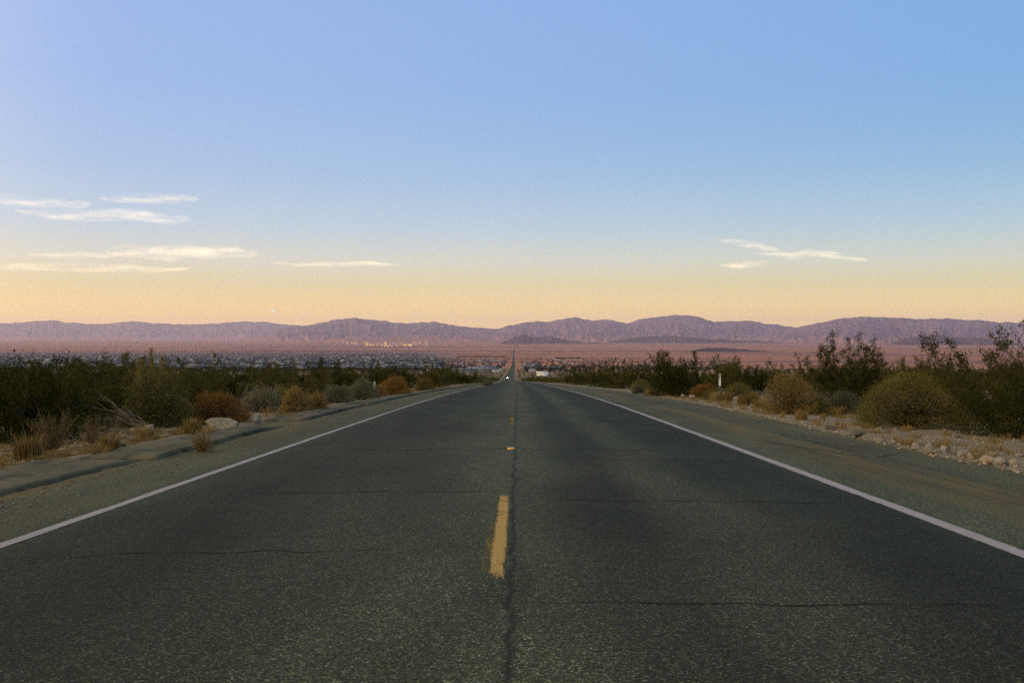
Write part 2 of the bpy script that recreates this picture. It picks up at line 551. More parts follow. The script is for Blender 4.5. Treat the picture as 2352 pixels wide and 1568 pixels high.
# raised reflector between the first two dashes
def rounded_block(w, l, h, top=.55):
    V = []
    for z, s in ((0, 1.0), (h * .35, .98), (h * .85, top + .12), (h, top)):
        V += [(-w / 2 * (1 if s > .9 else s + .25), -l / 2 * s, z), (w / 2 * (1 if s > .9 else s + .25), -l / 2 * s, z), (w / 2 * (1 if s > .9 else s + .25), l / 2 * s, z), (-w / 2 * (1 if s > .9 else s + .25), l / 2 * s, z)]
    F = []
    for r in range(3):
        for i in range(4):
            j = (i + 1) % 4
            F.append((r * 4 + i, r * 4 + j, r * 4 + 4 + j, r * 4 + 4 + i))
    F.append((12, 13, 14, 15))
    return np.array(V), np.array(F)
V, F = rounded_block(.115, .105, .024)
d = Nd('amber_marker')
d.principled(d.mix(d.remap(d.noise(d.coord(), 60, 3), .4, .65), (.66, .34, .06), (.35, .19, .05)), .5, .4)
rm = empty('road_reflector', (-.09, 14.2, float(prof(14.2)) + .003))
mesh_obj('body', V, F, d.m, rm)
V2, F2 = rounded_block(.088, .012, .014)
V2 = V2 + [0, -.047, .004]
d = Nd('amber_lens')
d.principled((.75, .38, .05), .15, .6)
mesh_obj('lens', V2, F2, d.m, rm)
tag(rm, 'small amber raised reflector on the centre line between two yellow dashes', 'reflector')

# ------------------------------------------------------------------ broken asphalt kerb along the left shoulder
def dike(name, y0, y1, x_face, x_back, label, h=.11, seed=0, taper0=.5, taper1=.5, group=None):
    n = int(max(10, min((y1 - y0) * 9, 420)))
    t = np.linspace(0, 1, n)
    ys = y0 + (y1 - y0) * t
    jag = fbm(ys * 1.4, ys * 0 + seed, 4)
    jag2 = fbm(ys * 2.3, ys * 0 + seed + 40, 4)
    ends = np.clip(np.minimum((ys - y0) / taper0, (y1 - ys) / taper1), 0, 1)
    hh = h * (.25 + .75 * ends) * (1 + .35 * jag)
    xf = np.interp(ys, [y0, y1], x_face) + .14 * jag
    xb = np.interp(ys, [y0, y1], x_back) + .25 * jag2
    base = prof(ys)
    f = np.array([0, .015, .09, .28, .6, .88, 1.0])
    zz = np.array([-.05, .78, .95, 1.0, 1.0, .85, -.45])
    f = np.concatenate([f[:3], np.linspace(.14, .95, 9), f[-1:]])
    zz = np.concatenate([zz[:3], np.interp(np.linspace(.14, .95, 9), [.09, .28, .6, .88, 1], [.82, .95, 1.0, .8, .4]), zz[-1:]])
    V = []
    for a, b in zip(f, zz):
        rough = .012 * fbm(ys * 2.2 + a * 9, ys * 0 + a * 12 + seed, 4) + .018 * fbm(ys * 9, ys * 0 + a * 40, 2)
        xx = xf + (xb - xf) * a + (.10 * fbm(ys * 4.5 + seed, ys * 0 + 7, 4) + .09 * fbm(ys * 13, ys * 0 + 5, 2)) * (1 - a)
        V.append(np.column_stack([xx + road_x(ys), ys, base + hh * b + rough * (b > 0)]))
    V = np.stack(V, 1)
    m = len(f)
    i = np.arange(n * m).reshape(n, m)
    q = np.stack([i[:-1, :-1], i[:-1, 1:], i[1:, 1:], i[1:, :-1]], -1).reshape(-1, 4)[:, ::-1]
    cap = [tuple(i[0, :][::1]), tuple(i[-1, ::-1])]
    o = mesh_obj(name, V.reshape(-1, 3), [q, np.array(cap)], M_DIKE)
    return tag(o, label, 'kerb', group)
dike('asphalt_kerb', 4.0, 12.35, (-4.75, -4.85), (-6.3, -6.15), 'nearest broken slab of low asphalt kerb at the far left road edge', .055, 1, .4, .3)
dike('asphalt_kerb', 12.5, 19.6, (-4.7, -4.78), (-5.75, -5.55), 'low asphalt kerb piece beside the lichen boulder on the left shoulder', .07, 2, .3, 1.2)
dike('asphalt_kerb', 21.6, 31.5, (-4.82, -4.85), (-5.7, -5.75), 'low asphalt kerb piece below the two brown bushes left of the road', .075, 3, .5, .5)
dike('asphalt_kerb', 31.7, 150, (-4.85, -5.05), (-5.75, -5.9), 'long low asphalt kerb running up the left shoulder to the crest', .075, 4, .3, 10)

# ------------------------------------------------------------------ mountains
def mat_rock(name, c0, c1, c2, apron=20, low=-195, wav=180):
    d = Nd(name)
    P = d.coord()
    n1 = d.noise(d.mapping(P, (.0011, .0011, .0022)), 1.0, 6, .65)
    n2 = d.noise(P, .006, 4, .6)
    c = d.ramp(n1, [(.32, c0), (.5, c1), (.68, c2)])
    c = d.mix(d.remap(n2, .4, .65, 0, .15), c, (c0[0] * .7, c0[1] * .7, c0[2] * .7))
    sz = d.n('ShaderNodeSeparateXYZ')
    d.link(P, sz.inputs[0])
    zz_ = d.math('ADD', sz.outputs['Z'], d.math('MULTIPLY', d.math('SUBTRACT', d.noise(d.mapping(P, (.0006, .0003, 0)), 1.0, 4), .5), wav))
    c = d.mix(d.remap(zz_, low, apron), d.mix(n1, (.19, .09, .068), (.33, .155, .10)), c)
    d.principled(c, .95, .05)
    return d.m
M_MTN = mat_rock('mountain_rock', (.085, .052, .085), (.125, .078, .110), (.19, .115, .115))
M_HILL = mat_rock('hill_rock', (.030, .022, .034), (.048, .033, .044), (.09, .055, .055), -185, -225, 30)

def mountain(name, crest, R, depth, base_d, label, seed, mat, gul=1.0, kind='structure'):
    """crest: list of (picture column, row) at distance R; the massif runs from R-depth (foot) over the crest to R+depth."""
    cx = np.array([c[0] for c in crest], float)
    cy = np.array([c[1] for c in crest], float)
    n = int(max(60, (cx[-1] - cx[0]) / 2.0))
    xs = np.linspace(cx[0], cx[-1], n)
    yy = np.interp(xs, cx, cy)
    kern = np.array([1, 2, 1]) / 4.0
    yy = np.convolve(np.pad(yy, 1, 'edge'), kern, 'valid')
    jag = 1.6 * fbm(xs / 22 + seed, xs * 0 + seed, 3) + 1.1 * fbm(xs / 8, xs * 0 + seed + 5, 3)
    ends = np.clip(np.minimum(xs - xs[0], xs[-1] - xs) / 14, 0, 1)
    yy = yy + jag * 3.0 * ends * gul
    foot_z = -base_d
    crest_z = (VY - yy) / FPX * R
    hgt = np.maximum(crest_z - foot_z, 1)
    m = 46
    t = np.concatenate([np.linspace(0, 1, 32), np.linspace(1.03, 2.0, m - 32)])
    T, XI = np.meshgrid(t, xs, indexing='ij')
    H = np.broadcast_to(hgt, T.shape)
    u = np.where(T <= 1, T, 2 - T)
    shape = .10 * u + .90 * np.clip(u, 0, 1) ** 2.3
    g1 = fbm(XI / 16 + 2 * fbm(XI / 30, T * 3 + seed, 2) + seed, T * 1.2 + seed, 3)
    g2 = fbm(XI / 12 + seed, T * 5 + seed * 2, 3)
    bump = (1 - np.abs(g1) * 3.2) * .24 + g2 * .30
    env = np.clip(u * 3, 0, 1) * np.clip((1 - u) * 2.2, 0, 1)
    Z = foot_z - 15 + (H + 15) * np.clip(shape + gul * bump * env * .9 - .10 * env, -.02, 1.0)
    rad = R + (T - 1) * depth + depth * .10 * np.sin(XI / 37 + seed) * env
    X = (XI - VX) / FPX * rad
    V = np.stack([X, rad, Z], -1).reshape(-1, 3)
    i = np.arange(m * n).reshape(m, n)
    q = np.stack([i[:-1, :-1], i[:-1, 1:], i[1:, 1:], i[1:, :-1]], -1).reshape(-1, 4)
    o = mesh_obj(name, V, q, mat, smooth=False)
    return tag(o, label, kind=kind)

A = [(-160, 748), (-60, 744), (36, 741), (75, 738), (118, 735), (150, 741), (165, 740), (200, 744), (260, 742), (300, 737), (350, 742), (420, 745), (500, 743), (560, 737), (600, 739), (640, 743), (690, 747), (760, 752), (850, 765), (930, 776)]
mountain('mountains', A, 58000, 5600, 196, 'hazy far mountain range low on the left horizon', 2.3, M_MTN, .8)
B = [(560, 782), (610, 768), (650, 754), (690, 747), (715, 745), (740, 740), (780, 733), (820, 730), (850, 734), (890, 737), (920, 742), (960, 740.5), (1000, 739), (1040, 747), (1080, 752), (1130, 755), (1160, 751), (1190, 743),
     (1230, 737), (1265, 739), (1290, 733), (1325, 728), (1360, 736), (1390, 733), (1440, 741), (1470, 733), (1500, 729), (1550, 724), (1600, 727), (1640, 739), (1680, 735), (1720, 738), (1760, 743), (1800, 749), (1835, 752),
     (1880, 758), (1960, 770), (2060, 782)]
mountain('mountains', B, 40000, 9500, 212, 'lavender mountain range with a long notched crest beyond the valley', 5.1, M_MTN)
C = [(1700, 783), (1760, 768), (1810, 756), (1840, 750), (1880, 742), (1920, 733), (1970, 727), (2040, 729), (2100, 732), (2180, 732), (2240, 736), (2316, 741), (2400, 744), (2480, 752), (2560, 765)]
mountain('mountains', C, 35000, 9000, 211, 'broad lavender mountain with an even crest on the right horizon', 8.7, M_MTN)
mountain('mountains', [(1140, 792), (1165, 780), (1190, 771), (1205, 770), (1225, 776), (1240, 774), (1270, 774), (1300, 781), (1345, 785), (1400, 790), (1440, 796)], 24000, 1500, 212, 'small dark rocky butte below the mountains above the far road', 3.9, M_HILL, 1.0)
mountain('mountains', [(1380, 788), (1430, 778), (1480, 773), (1545, 771), (1590, 774), (1640, 779), (1700, 781), (1780, 785), (1850, 792)], 26000, 1800, 213, 'long low dark foothill in front of the middle mountains', 6.6, M_HILL, .8)
mountain('mountains', [(1540, 815), (1570, 808), (1610, 801), (1650, 799), (1690, 801), (1740, 804), (1790, 810), (1850, 818), (1900, 824)], 9500, 900, 160, 'low grey-green hill on the plain right of the road', 1.7, M_HILL, .6)
mountain('mountains', [(2030, 792), (2070, 779), (2110, 773), (2150, 771), (2200, 775), (2250, 776), (2290, 784), (2352, 788), (2400, 795)], 21000, 1500, 205, 'low reddish foothill below the right mountain', 4.4, M_HILL, 1.0)
mountain('mountains', [(640, 789), (720, 781), (790, 776), (860, 775), (940, 772), (1010, 769), (1060, 771), (1110, 775), (1150, 783), (1190, 792)], 31000, 2200, 214, 'dark lower spur below the left end of the middle mountains', 7.2, M_MTN, 1.0)

# the high ground behind the viewer whose shadow the road lies in
def back_range():
    az = np.radians(np.linspace(75, 285, 160))
    rr = np.linspace(0, 1, 14)
    Rr, Az = np.meshgrid(rr, az, indexing='ij')
    rad = 3200 + 3000 * Rr
    hh = 60 + 470 * np.sin(np.pi * np.clip(Rr * .5, 0, 1)) ** 1.2 + 90 * fbm(Az * 9, Rr * 3, 4) * np.clip(Rr * 3, 0, 1)
    edge = np.clip(np.minimum(np.degrees(Az) - 75, 285 - np.degrees(Az)) / 14, 0, 1)
    Z = -160 + (hh + 220) * edge
    V = np.stack([np.sin(Az) * rad, np.cos(Az) * rad, Z], -1).reshape(-1, 3)
    i = np.arange(14 * 160).reshape(14, 160)
    q = np.stack([i[:-1, :-1], i[1:, :-1], i[1:, 1:], i[:-1, 1:]], -1).reshape(-1, 4)
    tag(mesh_obj('hills', V, q, M_MTN, smooth=True), 'desert hills rising behind the road', kind='structure')
back_range()

# ------------------------------------------------------------------ plants
def tubes(paths, sides=3):
    """paths: list of (points Nx3, radii N) -> one vertex / face pair."""
    VV, FF, n = [], [], 0
    ang = np.arange(sides) * 2 * math.pi / sides
    for P, r in paths:
        P = np.asarray(P, float)
        k_ = len(P)
        T = np.gradient(P, axis=0)
        T /= np.linalg.norm(T, axis=1)[:, None] + 1e-9
        ref = np.where(np.abs(T[:, 2:3]) > .9, [[1., 0, 0]], [[0, 0, 1.]])
        U = np.cross(T, ref); U /= np.linalg.norm(U, axis=1)[:, None] + 1e-9
        W = np.cross(T, U)
        ring = P[:, None] + (U[:, None] * np.cos(ang)[None, :, None] + W[:, None] * np.sin(ang)[None, :, None]) * np.asarray(r)[:, None, None]
        VV.append(ring.reshape(-1, 3))
        i = n + np.arange(k_ * sides).reshape(k_, sides)
        j = np.roll(i, -1, 1)
        FF.append(np.stack([i[:-1], j[:-1], j[1:], i[1:]], -1).reshape(-1, 4))
        n += k_ * sides
    return np.concatenate(VV), np.concatenate(FF)

def leaves(C, L, W, rng, up=.35, dirs=None):
    """small bent diamond leaves at centres C, each two triangles."""
    n = len(C)
    D = rng.normal(size=(n, 3)) if dirs is None else dirs + rng.normal(size=(n, 3)) * .55
    D[:, 2] += up
    D /= np.linalg.norm(D, axis=1)[:, None] + 1e-9
    S = np.cross(D, rng.normal(size=(n, 3)))
    S /= np.linalg.norm(S, axis=1)[:, None] + 1e-9
    l = (L * (.6 + .8 * rng.random(n)))[:, None]
    w = (W * (.6 + .8 * rng.random(n)))[:, None]
    V = np.stack([C - D * l * .5, C + S * w * .5, C + D * l * .5, C - S * w * .5], 1).reshape(-1, 3)
    i = np.arange(n)[:, None] * 4
    return V, i + np.array([[0, 1, 2, 3]])

def mat_leaf(name, c0, c1, c2=None, trans=.25):
    d = Nd(name)
    oi = d.n('ShaderNodeObjectInfo')
    P = d.coord()
    n1 = d.noise(P, 3.0, 3)
    n2 = d.noise(P, 45, 2)
    f = d.math('ADD', d.math('MULTIPLY', n1, .55), d.math('ADD', d.math('MULTIPLY', n2, .45), d.math('MULTIPLY', d.math('SUBTRACT', oi.outputs['Random'], .5), .25)))
    c = d.ramp(f, [(.32, c0), (.55, c1), (.72, c2 or c1)])
    a = d.n('ShaderNodeBsdfDiffuse')
    b = d.n('ShaderNodeBsdfTranslucent')
    d.put(a.inputs[0], c)
    d.put(b.inputs[0], c)
    m = d.n('ShaderNodeMixShader')
    m.inputs[0].default_value = trans
    d.link(a.outputs[0], m.inputs[1])
    d.link(b.outputs[0], m.inputs[2])
    d.link(m.outputs[0], d.out.inputs['Surface'])
    return d.m
def mat_wood(name, c0, c1):
    d = Nd(name)
    n1 = d.noise(d.mapping(d.coord(), (14, 14, 4)), 1.0, 3)
    d.principled(d.mix(d.remap(n1, .35, .65), c0, c1), .9, .1)
    return d.m
M_CREO = mat_leaf('creosote_leaf', (.020, .022, .005), (.050, .050, .011), (.115, .100, .028))
M_CREO2 = mat_leaf('creosote_leaf_bright', (.034, .035, .009), (.076, .071, .017), (.14, .12, .036))
M_OLIVE = mat_leaf('olive_leaf', (.085, .080, .022), (.165, .145, .042), (.25, .21, .075))
M_DOME = mat_leaf('olive_dome_leaf', (.10, .088, .025), (.205, .172, .050), (.30, .25, .085))
M_RUST = mat_leaf('rust_flower', (.125, .066, .015), (.245, .125, .029), (.33, .185, .05))
M_TAN = mat_leaf('tan_leaf', (.14, .092, .028), (.24, .16, .05), (.34, .24, .09))
M_GREY = mat_leaf('grey_leaf', (.085, .088, .050), (.15, .148, .088), (.26, .235, .15))
M_STRAW = mat_leaf('dry_straw', (.15, .10, .035), (.28, .19, .07), (.40, .29, .13))
M_BARK = mat_wood('creosote_bark', (.035, .030, .020), (.085, .070, .048))
M_DEAD = mat_wood('dead_wood', (.085, .072, .050), (.20, .165, .115))
M_TWIG = mat_wood('twig_wood', (.10, .070, .035), (.19, .135, .07))

def stem_path(rng, p0, az, lean, length, k_=7, curve=.5, wig=.06):
    """a stem that starts leaning outwards and turns upwards"""
    t = np.linspace(0, 1, k_)
    P = [np.array(p0, float)]
    a, th = az, lean
    for s in range(1, k_):
        th_s = lean * (1 - curve * t[s]) + rng.normal() * wig * 2
        a += rng.normal() * wig * 3
        dvec = np.array([math.sin(th_s) * math.cos(a), math.sin(th_s) * math.sin(a), math.cos(th_s)])
        P.append(P[-1] + dvec * length / (k_ - 1))
    return np.array(P)

def make_creosote(name, seed, H, W, nstem=16, leaf=.045, dens=1.0, mat=None, airy=0.0, sides=3, group_tops=True):
    rng = np.random.default_rng(seed)
    root = empty(name)
    paths, C, Dr = [], [], []
    maxlean = math.atan2(W * .5, H * .62)
    for s in range(nstem):
        az = 2 * math.pi * (s + rng.random()) / nstem
        lean = maxlean * (rng.random() ** .7) * 1.25
        L = H * (.45 + .75 * rng.random() ** 1.3) / max(.55, math.cos(lean * .62))
        p0 = np.array([math.cos(az), math.sin(az), 0]) * .12 * W * rng.random()
        P = stem_path(rng, p0, az, lean, L, 8, .45)
        r0 = .010 + .010 * rng.random()
        paths.append((P, np.linspace(r0, .003, 8)))
        nb = int(6 + 5 * rng.random())
        for b in range(nb):
            t = .28 + .70 * (b + rng.random()) / nb
            ip = t * 7
            i0 = min(int(ip), 6)
            q = P[i0] + (P[i0 + 1] - P[i0]) * (ip - i0)
            a2 = az + rng.normal() * 1.2
            l2 = L * (.16 + .22 * rng.random()) * (1.15 - .5 * t)
            P2 = stem_path(rng, q, a2, .35 + .75 * rng.random(), l2, 5, .55)
            paths.append((P2, np.linspace(r0 * .45, .0022, 5)))
            # twiglets with leaves clumped along them
            for c_ in range(int(4 + 3 * rng.random())):
                tt = .35 + .65 * rng.random()
                j = min(int(tt * 4), 3)
                e = P2[j] + (P2[j + 1] - P2[j]) * (tt * 4 - j)
                tw = rng.normal(size=3); tw[2] = abs(tw[2]) + .5
                tw /= np.linalg.norm(tw)
                tl = .08 + .13 * rng.random()
                nl = int(dens * (9 + 9 * rng.random()))
                f = rng.random(nl)
                C.append(e + tw * (tl * f)[:, None] + rng.normal(size=(nl, 3)) * (.028 + .018 * (1 - airy)))
                Dr.append(np.repeat(tw[None], nl, 0))
    # older low growth fills the skirt
    n_in = int(dens * 420 * nstem / 16 * (1 - airy))
    if n_in > 0:
        a = rng.random(n_in) * 2 * math.pi
        rr = W * .5 * np.sqrt(rng.random(n_in)) * .92
        hh = H * (.02 + .56 * rng.random(n_in)) * (1 - .5 * (rr / (W * .5)) ** 2)
        ctr = np.stack([np.cos(a) * rr, np.sin(a) * rr, hh], -1)
        for e in ctr:
            nl = 10
            C.append(e + rng.normal(size=(nl, 3)) * .075)
            Dr.append(np.repeat(np.array([[0, 0, 1.]]), nl, 0))
    C = np.concatenate(C); Dr = np.concatenate(Dr)
    fz = H / np.percentile(C[:, 2], 98.5)
    C[:, 2] *= fz
    paths = [(P_ * np.array([1, 1, fz]), r_) for P_, r_ in paths]
    C[:, 2] = np.maximum(C[:, 2], .02)
    V, F = tubes(paths, sides)
    mesh_obj('branches', V, F, M_BARK, root)
    V, F = leaves(C, leaf, leaf * .55, rng, .3, Dr)
    mesh_obj('foliage', V, F, mat or M_CREO, root)
    return root

def make_dome(name, seed, W, H, mat, wood, n_stem=420, n_leaf=5200, leaf=.03, fuzz=.12, shell=.55, lump=.22, narrow=.16):
    """rounded shrub: fine stems fan from the root to a lumpy dome whose outer shell carries the leaves or seed heads"""
    rng = np.random.default_rng(seed)
    root = empty(name)
    def surf(n):
        a = rng.random(n) * 2 * math.pi
        ct = rng.random(n) ** .8
        st = np.sqrt(1 - ct ** 2)
        rr = 1 + lump * 2 * fbm(np.cos(a) * st * 2.1 + seed, np.sin(a) * st * 2.1 + ct * 1.7 + seed, 3)
        return a, st, ct, rr
    a, st, ct, rr = surf(n_stem)
    paths = []
    for i in range(n_stem):
        e = np.array([math.cos(a[i]) * st[i] * W / 2, math.sin(a[i]) * st[i] * W / 2, ct[i] * H * .96 + .03]) * rr[i] * (.85 + .25 * rng.random())
        b = np.array([math.cos(a[i]), math.sin(a[i]), 0]) * narrow * W * .5 * rng.random()
        m = b * .5 + e * .5 + np.array([0, 0, H * .08]) + rng.normal(size=3) * .025 * W
        paths.append((np.stack([b, m, e]), np.array([.0042, .0030, .0016])))
    SP, SD = [], []
    a, st, ct, rr = surf(max(10, n_stem // 16))
    for i in range(len(a)):
        e = np.array([math.cos(a[i]) * st[i] * W / 2, math.sin(a[i]) * st[i] * W / 2, ct[i] * H + .03]) * rr[i]
        tip = e * (1.08 + .26 * rng.random()) + np.array([0, 0, .10 * H * rng.random()])
        b = e * .55
        paths.append((np.stack([b, (b + tip) / 2 + rng.normal(size=3) * .015, tip]), np.array([.004, .003, .0015])))
        nl = 12
        SP.append(b + (tip - b) * (.45 + .55 * rng.random(nl))[:, None] + rng.normal(size=(nl, 3)) * .018)
        SD.append(np.repeat((tip / np.linalg.norm(tip))[None], nl, 0))
    V, F = tubes(paths, 3)
    mesh_obj('stems', V, F, wood, root)
    n_leaf = int(n_leaf * 1.9)
    leaf = leaf * 1.25
    a, st, ct, rr = surf(n_leaf)
    ct = np.where(rng.random(n_leaf) < .25, ct * .3, ct)
    st = np.sqrt(1 - ct ** 2)
    dep = 1 - (1 - shell) * rng.random(n_leaf) ** 1.7 + fuzz * np.abs(rng.normal(size=n_leaf)) * .6
    C = np.stack([np.cos(a) * st * W / 2, np.sin(a) * st * W / 2, ct * H + .02], -1) * (rr * dep)[:, None]
    C[:, 2] = np.maximum(C[:, 2], .015)
    Dr = C / (np.linalg.norm(C, axis=1)[:, None] + 1e-9)
    C = np.concatenate([C] + SP)
    Dr = np.concatenate([Dr] + SD)
    V, F = leaves(C, leaf, leaf * .5, rng, .25, Dr)
    mesh_obj('foliage', V, F, mat, root)
    return root

def make_twiggy(name, seed, W, H, wood, nstem=26, nb=9, r0=.007, leafmat=None, nleaf=0, lean=1.0):
    """leafless shrub of bare forking twigs"""
    rng = np.random.default_rng(seed)
    root = empty(name)
    paths, C = [], []
    for s in range(nstem):
        az = rng.random() * 2 * math.pi
        le = math.atan2(W * .5, H * .7) * (.15 + 1.1 * rng.random()) * lean
        P = stem_path(rng, (rng.normal() * .04 * W, rng.normal() * .04 * W, 0), az, le, H * (.6 + .6 * rng.random()), 6, .35, .12)
        paths.append((P, np.linspace(r0, r0 * .35, 6)))
        for b in range(nb):
            i0 = rng.integers(1, 5)
            P2 = stem_path(rng, P[i0], az + rng.normal() * 1.3, .3 + rng.random() * .9, H * (.16 + .3 * rng.random()), 4, .3, .16)
            paths.append((P2, np.linspace(r0 * .5, r0 * .22, 4)))
            if nleaf:
                C.append(P2[-1] + rng.normal(size=(nleaf, 3)) * .03)
    V, F = tubes(paths, 3)
    mesh_obj('branches', V, F, wood, root)
    if leafmat and nleaf:
        V, F = leaves(np.concatenate(C), .03, .014, rng, .2)
        mesh_obj('foliage', V, F, leafmat, root)
    return root

def blades(rng, n, cx, cy, cz, R, H, w=.006):
    a = rng.random(n) * 2 * math.pi
    r = R * np.sqrt(rng.random(n)) * .5
    bx, by = cx + np.cos(a) * r, cy + np.sin(a) * r
    h = H * (.45 + .75 * rng.random(n))
    out = (.08 + .62 * rng.random(n) ** 1.4) * h * .8
    a2 = a + rng.normal(size=n) * .5
    tx, ty = bx + np.cos(a2) * out, by + np.sin(a2) * out
    mx, my = bx + np.cos(a2) * out * .35, by + np.sin(a2) * out * .35
    px, py = -np.sin(a2) * w, np.cos(a2) * w
    z0 = cz if np.ndim(cz) else np.full(n, cz)
    V = np.stack([np.stack([bx - px, by - py, z0 - .01], -1), np.stack([bx + px, by + py, z0 - .01], -1), np.stack([mx + px * .8, my + py * .8, z0 + h * .62], -1),
                  np.stack([mx - px * .8, my - py * .8, z0 + h * .62], -1), np.stack([tx, ty, z0 + h], -1)], 1)
    i = np.arange(n)[:, None] * 5
    return V.reshape(-1, 3), i + np.array([[0, 1, 2, 3]]), i + np.array([[3, 2, 4]])

def make_tuft(name, seed, R, H, n=170, mat=None):
    rng = np.random.default_rng(seed)
    V, q, t = blades(rng, n, 0, 0, 0.0, R, H)
    return mesh_obj(name, V, [q, t], mat or M_STRAW)

def at(xd, D):
    """ground point at picture column xd and road distance D"""
    x = (xd - VX) / FPX * D
    return Vector((x, D, float(ground_z(x, D))))

def put(root, xd, D, label, cat, group=None, rz=0.0, s=1.0, sink=.02):
    p = at(xd, D)
    root.location = (p.x, p.y, p.z - sink)
    root.rotation_euler = (0, 0, rz)
    root.scale = (s, s, s)
    return tag(root, label, cat, group)

# --- hero plants, left of the road
put(make_creosote('creosote_bush', 11, 1.30, 2.1, 22, .045, 1.25), 30, 16.6, 'dense dark creosote bush at the far left edge, nearest to the road', 'bush')
put(make_creosote('creosote_bush', 12, 1.12, 1.7, 18, .045, 1.0, M_CREO2), 150, 19.0, 'dense dark creosote bush behind the bare twiggy shrub on the left', 'bush')
put(make_creosote('creosote_bush', 13, 1.32, 1.6, 14, .045, .9), 232, 21.8, 'dark creosote bush behind the fallen dead branches', 'bush')
put(make_twiggy('dead_shrub', 21, .85, .62, M_TWIG, 46, 11, .0055), 108, 14.2, 'bare brown twiggy shrub in dry grass at lower left', 'shrub')
put(make_twiggy('dead_shrub', 22, .7, .42, M_TWIG, 26, 9, .005), 205, 16.0, 'low tangle of bare brown twigs right of the bare shrub', 'shrub')
put(make_dome('feathery_bush', 31, 1.5, 1.20, M_OLIVE, M_BARK, 500, 6500, .032, .22, .35, .30), 352, 20.6, 'airy grey-olive feathery bush with tall plumes above it', 'bush')
put(make_dome('rust_shrub', 41, 1.36, .68, M_RUST, M_BARK, 520, 7500, .024, .10, .62, .26), 497, 21.6, 'rounded rust-brown shrub behind the lichen boulder', 'shrub')
put(make_dome('rust_shrub', 42, .95, .52, M_TAN, M_BARK, 320, 4200, .026, .10, .60, .2), 398, 21.0, 'smaller olive-brown shrub touching the rounded rust-brown shrub', 'shrub')
put(make_twiggy('roadside_sprout', 23, .40, .36, M_TWIG, 52, 6, .0036, M_TAN, 2, .7), 466, 13.75, 'small twiggy sprout growing from the edge of the left shoulder', 'plant')
put(make_dome('brown_bush', 43, .80, .62, M_TAN, M_BARK, 340, 4200, .026, .14, .5, .24), 678, 26.0, 'brown bush at the kerb right of the white boulder', 'bush')
put(make_dome('brown_bush', 44, .62, .55, M_TAN, M_BARK, 300, 3000, .026, .16, .5, .24), 727, 27.2, 'smaller brown bush beside its twin at the left kerb', 'bush')
put(make_dome('grey_bush', 45, 1.2, .62, M_GREY, M_BARK, 340, 4200, .03, .12, .55, .22), 775, 34.5, 'low grey-green bush left of the dark clump at the kerb', 'bush')
put(make_dome('grey_bush', 46, 1.3, .78, M_GREY, M_BARK, 340, 4600, .03, .12, .55, .22), 832, 38.0, 'grey-green bush below the left marker post', 'bush')
put(make_dome('rust_shrub', 47, 1.55, .86, M_RUST, M_BARK, 380, 5200, .032, .10, .62, .22), 905, 46.5, 'rust-brown shrub just right of the left marker post', 'shrub')
put(make_dome('brown_bush', 48, .85, .5, M_TAN, M_BARK, 260, 2600, .03, .12, .55, .22), 868, 43.5, 'pale brown bush at the foot of the left marker post', 'bush')
put(make_dome('grey_bush', 49, 1.5, .85, M_GREY, M_BARK, 300, 3400, .036, .12, .55, .22), 1120, 104, 'small pale bush by the left kerb near the crest', 'bush')
put(make_dome('grey_bush', 64, 1.1, .7, M_GREY, M_BARK, 320, 2400, .03, .2, .45, .3), 600, 27.5, 'grey ragged bush behind the white boulder', 'bush')
put(make_dome('brown_bush', 65, .9, .6, M_OLIVE, M_BARK, 320, 2400, .03, .2, .45, .3), 640, 30.5, 'olive ragged bush behind the gap in the left kerb', 'bush')
put(make_dome('brown_bush', 66, 1.2, .7, M_TAN, M_BARK, 300, 2400, .036, .2, .45, .3), 975, 62, 'tan bush by the left kerb past the marker post', 'bush')
# --- hero plants, right of the road
put(make_creosote('creosote_bush', 51, 2.0, 2.4, 24, .05, 1.4), 1548, 45, 'big dark creosote bush at the edge of the right pavement', 'bush')
put(make_creosote('creosote_bush', 52, 2.2, 2.8, 30, .05, 1.3, None, .1), 1950, 31.5, 'tall creosote bush rising above the plain behind the olive shrubs', 'bush')
put(make_dome('olive_dome_bush', 53, 2.15, 1.08, M_DOME, M_BARK, 900, 15000, .024, .10, .70, .17), 2088, 21.6, 'big smooth olive dome-shaped bush on the right', 'bush')
put(make_dome('brown_bush', 54, 1.45, 1.02, M_TAN, M_BARK, 560, 7500, .027, .14, .45, .26), 1815, 26.6, 'tall brown-olive bush left of the small grey bush on the right', 'bush')
put(make_dome('grey_bush', 55, .95, .62, M_GREY, M_BARK, 340, 4200, .027, .10, .6, .2), 1936, 27.6, 'small pale grey bush left of the big olive dome bush', 'bush')
put(make_dome('brown_bush', 62, .7, .42, M_OLIVE, M_BARK, 300, 2400, .027, .14, .5, .2), 1880, 26.8, 'low olive bush between the brown bush and the small grey bush', 'bush')
put(make_dome('rust_shrub', 56, 1.25, .60, M_RUST, M_BARK, 360, 4800, .03, .08, .65, .18), 1617, 42.0, 'rust-brown shrub left of the white marker post', 'shrub')
put(make_dome('grey_bush', 57, 1.3, .62, M_OLIVE, M_BARK, 340, 3600, .03, .12, .5, .2), 1697, 41.0, 'grey-olive bush right of the white marker post', 'bush')
put(make_dome('grey_bush', 58, .8, .40, M_GREY, M_BARK, 240, 2200, .03, .12, .5, .2), 1470, 50.5, 'low grey bush beside the big dark creosote at the right pavement edge', 'bush')
put(make_creosote('creosote_bush', 59, 1.25, 2.2, 24, .042, 1.0), 2330, 18.6, 'dark creosote bush filling the far right edge above the stones', 'bush')
put(make_creosote('creosote_bush', 60, 2.2, 2.7, 20, .045, 1.0, None, .6), 2318, 20.6, 'tall open creosote bush with branches reaching above the ridge at far right', 'bush')
